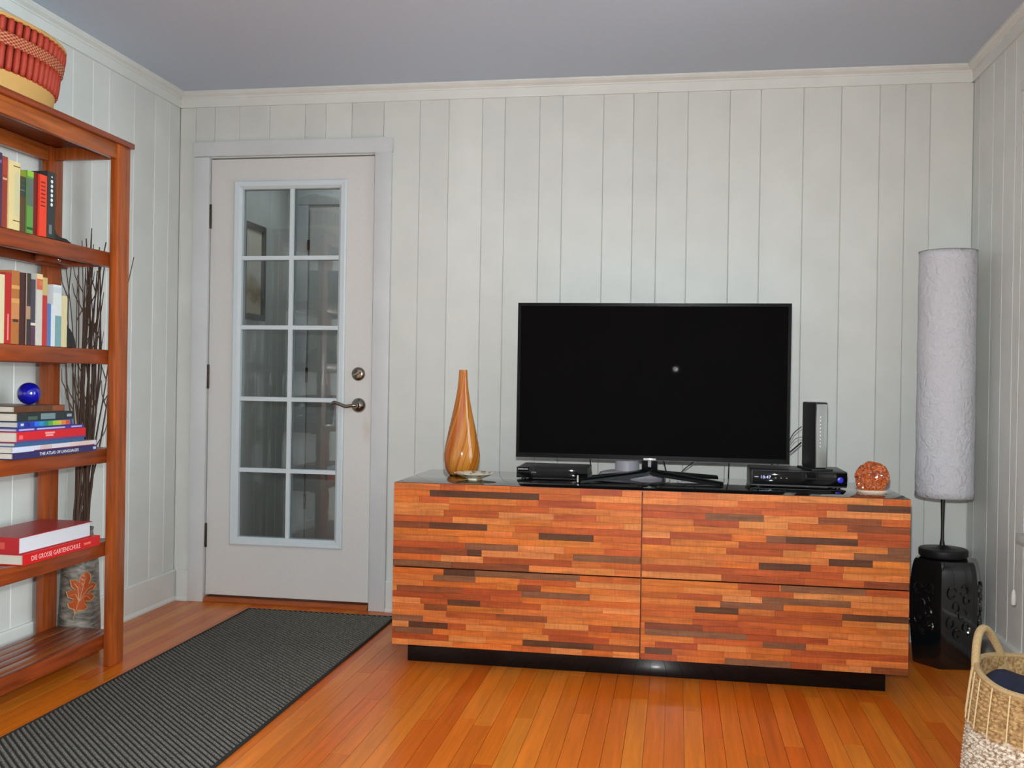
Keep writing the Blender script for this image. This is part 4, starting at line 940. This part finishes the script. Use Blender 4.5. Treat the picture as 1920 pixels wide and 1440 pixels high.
oval('straw_base', [(rprof(0)-.002, RZ+.0005)]+[(rprof(.074*k/8)+.0015*(k % 2), RZ+.074*k/8) for k in range(9)]+[(rprof(.074)-.006, RZ+.075), (rprof(0)-.006, RZ+.001)], STRAW, 72)
NB = 44
def rib_mesh(z0, z1):
    bm = bmesh.new(); atube(bm, [(rprof(z0+(z1-z0)*t)-rprof(z0), 0, z0+(z1-z0)*t) for t in (0, .25, .5, .75, 1)], [.0085, .0102, .0106, .0102, .0085], 8)
    me = bpy.data.meshes.new('rib'); bmesh.ops.recalc_face_normals(bm, faces=bm.faces); bm.to_mesh(me); bm.free(); me.materials.append(REDW)
    for p in me.polygons: p.use_smooth = True
    return me
for z0, z1 in ((.072, .148), (.182, .226)):
    me = rib_mesh(z0, z1); aa, bb_ = rprof(z0), rprof(z0)*OV
    T = [2*math.pi*k/2000 for k in range(2001)]; cum = [0]
    for t0, t1 in zip(T, T[1:]): cum.append(cum[-1]+math.hypot(aa*(math.cos(t1)-math.cos(t0)), bb_*(math.sin(t1)-math.sin(t0))))
    j = 0
    for k in range(NB):       # even spacing along the oval
        while cum[j] < cum[-1]*k/NB: j += 1
        t = T[j]; o = bpy.data.objects.new('rib', me); COL.objects.link(o); o.location = (RX+aa*math.cos(t), RY+bb_*math.sin(t), RZ)
        o.rotation_euler = (0, 0, math.atan2(math.sin(t)/bb_, math.cos(t)/aa)); adopt(o, rb)
m, n, l, b = newmat('checked_weave'); g = n.new('ShaderNodeTexCoord'); sp = n.new('ShaderNodeSeparateXYZ'); l.new(g.outputs['Object'], sp.inputs[0])
at = n.new('ShaderNodeMath'); at.operation = 'ARCTAN2'; l.new(sp.outputs[1], at.inputs[0]); l.new(sp.outputs[0], at.inputs[1])
cb = n.new('ShaderNodeCombineXYZ'); l.new(at.outputs[0], cb.inputs[0]); l.new(sp.outputs[2], cb.inputs[1])
mp = n.new('ShaderNodeMapping'); mp.inputs['Scale'].default_value = (18, 190, 1); l.new(cb.outputs[0], mp.inputs[0])
ck = n.new('ShaderNodeTexChecker'); ck.inputs['Scale'].default_value = 1; ck.inputs[1].default_value = srgb(196, 126, 84); ck.inputs[2].default_value = srgb(132, 44, 30); l.new(mp.outputs[0], ck.inputs['Vector'])
l.new(ck.outputs[0], b.inputs['Base Color']); b.inputs['Roughness'].default_value = .7
oval('woven_band', [(rprof(.146)+.003, RZ+.146)]+[(rprof(h)+.006+.0015*(i % 2), RZ+h) for i, h in enumerate((.149, .155, .161, .167, .173, .179))]+[(rprof(.184)+.003, RZ+.184), (rprof(.184)-.004, RZ+.184), (rprof(.146)-.004, RZ+.146)], m, 96)
rr = rprof(.235)
bm = bmesh.new(); atube(bm, [(RX+rr*math.cos(2*math.pi*k/80), RY+OV*rr*math.sin(2*math.pi*k/80), RZ+.231) for k in range(81)], .0068, 8, False); finish('rim', bm, STRAW, rb, True)
bm = bmesh.new(); atube(bm, [(RX+(rr-.012)*math.cos(t), RY+OV*(rr-.010)*math.sin(t), RZ+.237+.004*math.sin(5*t)) for t in [2*math.pi*k/80 for k in range(81)]], .006, 8, False); finish('rim_binding', bm, REDD, rb, True)

# ------------------------------------------------------------------ floor basket with cloth
QX, QY, QH = 3.262, -1.640, .335
fb = thing('seagrass_basket', (QX, QY, 0), 'tan woven basket with white flecked lower half holding navy cloth', 'basket')
def qr(z): return .222-.030*(z/QH)**1.5
m, n, l, b = newmat('seagrass_weave')
g = n.new('ShaderNodeNewGeometry'); sp = n.new('ShaderNodeSeparateXYZ'); l.new(g.outputs['Position'], sp.inputs[0])
nz = n.new('ShaderNodeTexNoise'); nz.inputs['Scale'].default_value = 110; nz.inputs['Detail'].default_value = 3; l.new(g.outputs['Position'], nz.inputs['Vector'])
nb = n.new('ShaderNodeTexNoise'); nb.inputs['Scale'].default_value = 25; l.new(g.outputs['Position'], nb.inputs['Vector'])
c1 = n.new('ShaderNodeValToRGB'); l.new(nz.outputs['Fac'], c1.inputs[0]); e = c1.color_ramp.elements; e[0].position = .35; e[0].color = srgb(132, 98, 58); e[1].position = .65; e[1].color = srgb(196, 162, 112)
c2 = n.new('ShaderNodeValToRGB'); l.new(nz.outputs['Fac'], c2.inputs[0]); e = c2.color_ramp.elements; e[0].position = .38; e[0].color = srgb(140, 112, 82); e[1].position = .56; e[1].color = srgb(220, 210, 194)
ma = n.new('ShaderNodeMath'); ma.operation = 'MULTIPLY_ADD'; ma.inputs[1].default_value = .06; l.new(nb.outputs['Fac'], ma.inputs[0]); l.new(sp.outputs[2], ma.inputs[2])
mr = n.new('ShaderNodeMapRange'); mr.inputs[1].default_value = .215; mr.inputs[2].default_value = .235; l.new(ma.outputs[0], mr.inputs[0])
mx = n.new('ShaderNodeMix'); mx.data_type = 'RGBA'; l.new(mr.outputs[0], mx.inputs[0]); l.new(c2.outputs[0], mx.inputs[6]); l.new(c1.outputs[0], mx.inputs[7]); l.new(mx.outputs[2], b.inputs['Base Color']); b.inputs['Roughness'].default_value = .85
def rimz(a): return -.018*max(0, math.cos(a-math.radians(-120)))**2+.006*math.sin(3*a)
NR = 27; prof = []
for i in range(NR*3+1):
    h = QH*i/(NR*3); prof.append((qr(h)+.0032*math.sin(2*math.pi*i/3), h+.001))
SEG = 132
def braid(a, r, z): return (r+.0022*math.sin(44*a+(int(z/(QH/NR)) % 2)*math.pi), z+rimz(a)*(z/QH)**2)
pin = [(qr(QH)-.012, QH), (qr(.2)-.016, .2), (qr(.03)-.016, .03), (.02, .025)]
bm = bmesh.new(); alathe(bm, [(.05, .0005)]+prof+pin, QX, QY, SEG, lambda a, r, z: braid(a, r, z), True); finish('basket_body', bm, m, fb, True)
STI = plain('stitch_cord', srgb(206, 182, 136), .8)
for k in range(30):
    a = 2*math.pi*k/30+.05*math.sin(k*5)
    tube('stitch', [(QX+(qr(h)+.0056)*math.cos(a+.05*(QH-h)), QY+(qr(h)+.0056)*math.sin(a+.05*(QH-h)), h+rimz(a)*(h/QH)**2) for h in (QH, QH-.035, QH-.07, QH-.105, QH-.13)], .0019, STI, fb, 5)
bm = bmesh.new(); atube(bm, [(QX+(qr(QH)-.004)*math.cos(t), QY+(qr(QH)-.004)*math.sin(t), QH+.002+rimz(t)) for t in [2*math.pi*k/72 for k in range(73)]], .0075, 8, False); finish('basket_rim', bm, ROPE, fb, True)
for c, h_ in ((math.radians(141), .092), (math.radians(-52), .07)):
    r_ = qr(QH)-.002; pts = []
    for q in range(13):
        t = q/12; a = c+(t-.5)*.98; zz_ = QH-.03+h_*(1.25*math.sin(math.pi*t))**.8 if 0 < q < 12 else QH-.035
        pts.append((QX+r_*math.cos(a), QY+r_*math.sin(a), zz_))
    tube('handle', spline(pts, 4), .0105, ROPE, fb, 10)
bm = bmesh.new(); NG = 40; grid = []
for i in range(NG+1):
    row = []
    for j in range(41):
        rad = (qr(.2)-.018)*i/NG; a = 2*math.pi*j/40
        x, y = rad*math.cos(a), rad*math.sin(a)
        zc = .300+.012*math.sin(x*21+1.2)*math.cos(y*17+.4)+.007*math.sin(x*55-y*38)+.018*math.cos(a-.7)*(i/NG)-.02*(i/NG)**6
        row.append(bm.verts.new((QX+x, QY+y, zc)))
    grid.append(row)
for i in range(NG):
    for j in range(40): bm.faces.new((grid[i][j], grid[i][j+1], grid[i+1][j+1], grid[i+1][j]))
bmesh.ops.remove_doubles(bm, verts=bm.verts, dist=1e-5)
cl = finish('navy_cloth', bm, NAVY, None, True); md = cl.modifiers.new('thickness', 'SOLIDIFY'); md.thickness = .012; md.offset = -1
tag(cl, 'dark navy cloth bundled inside the tan floor basket', 'cloth')
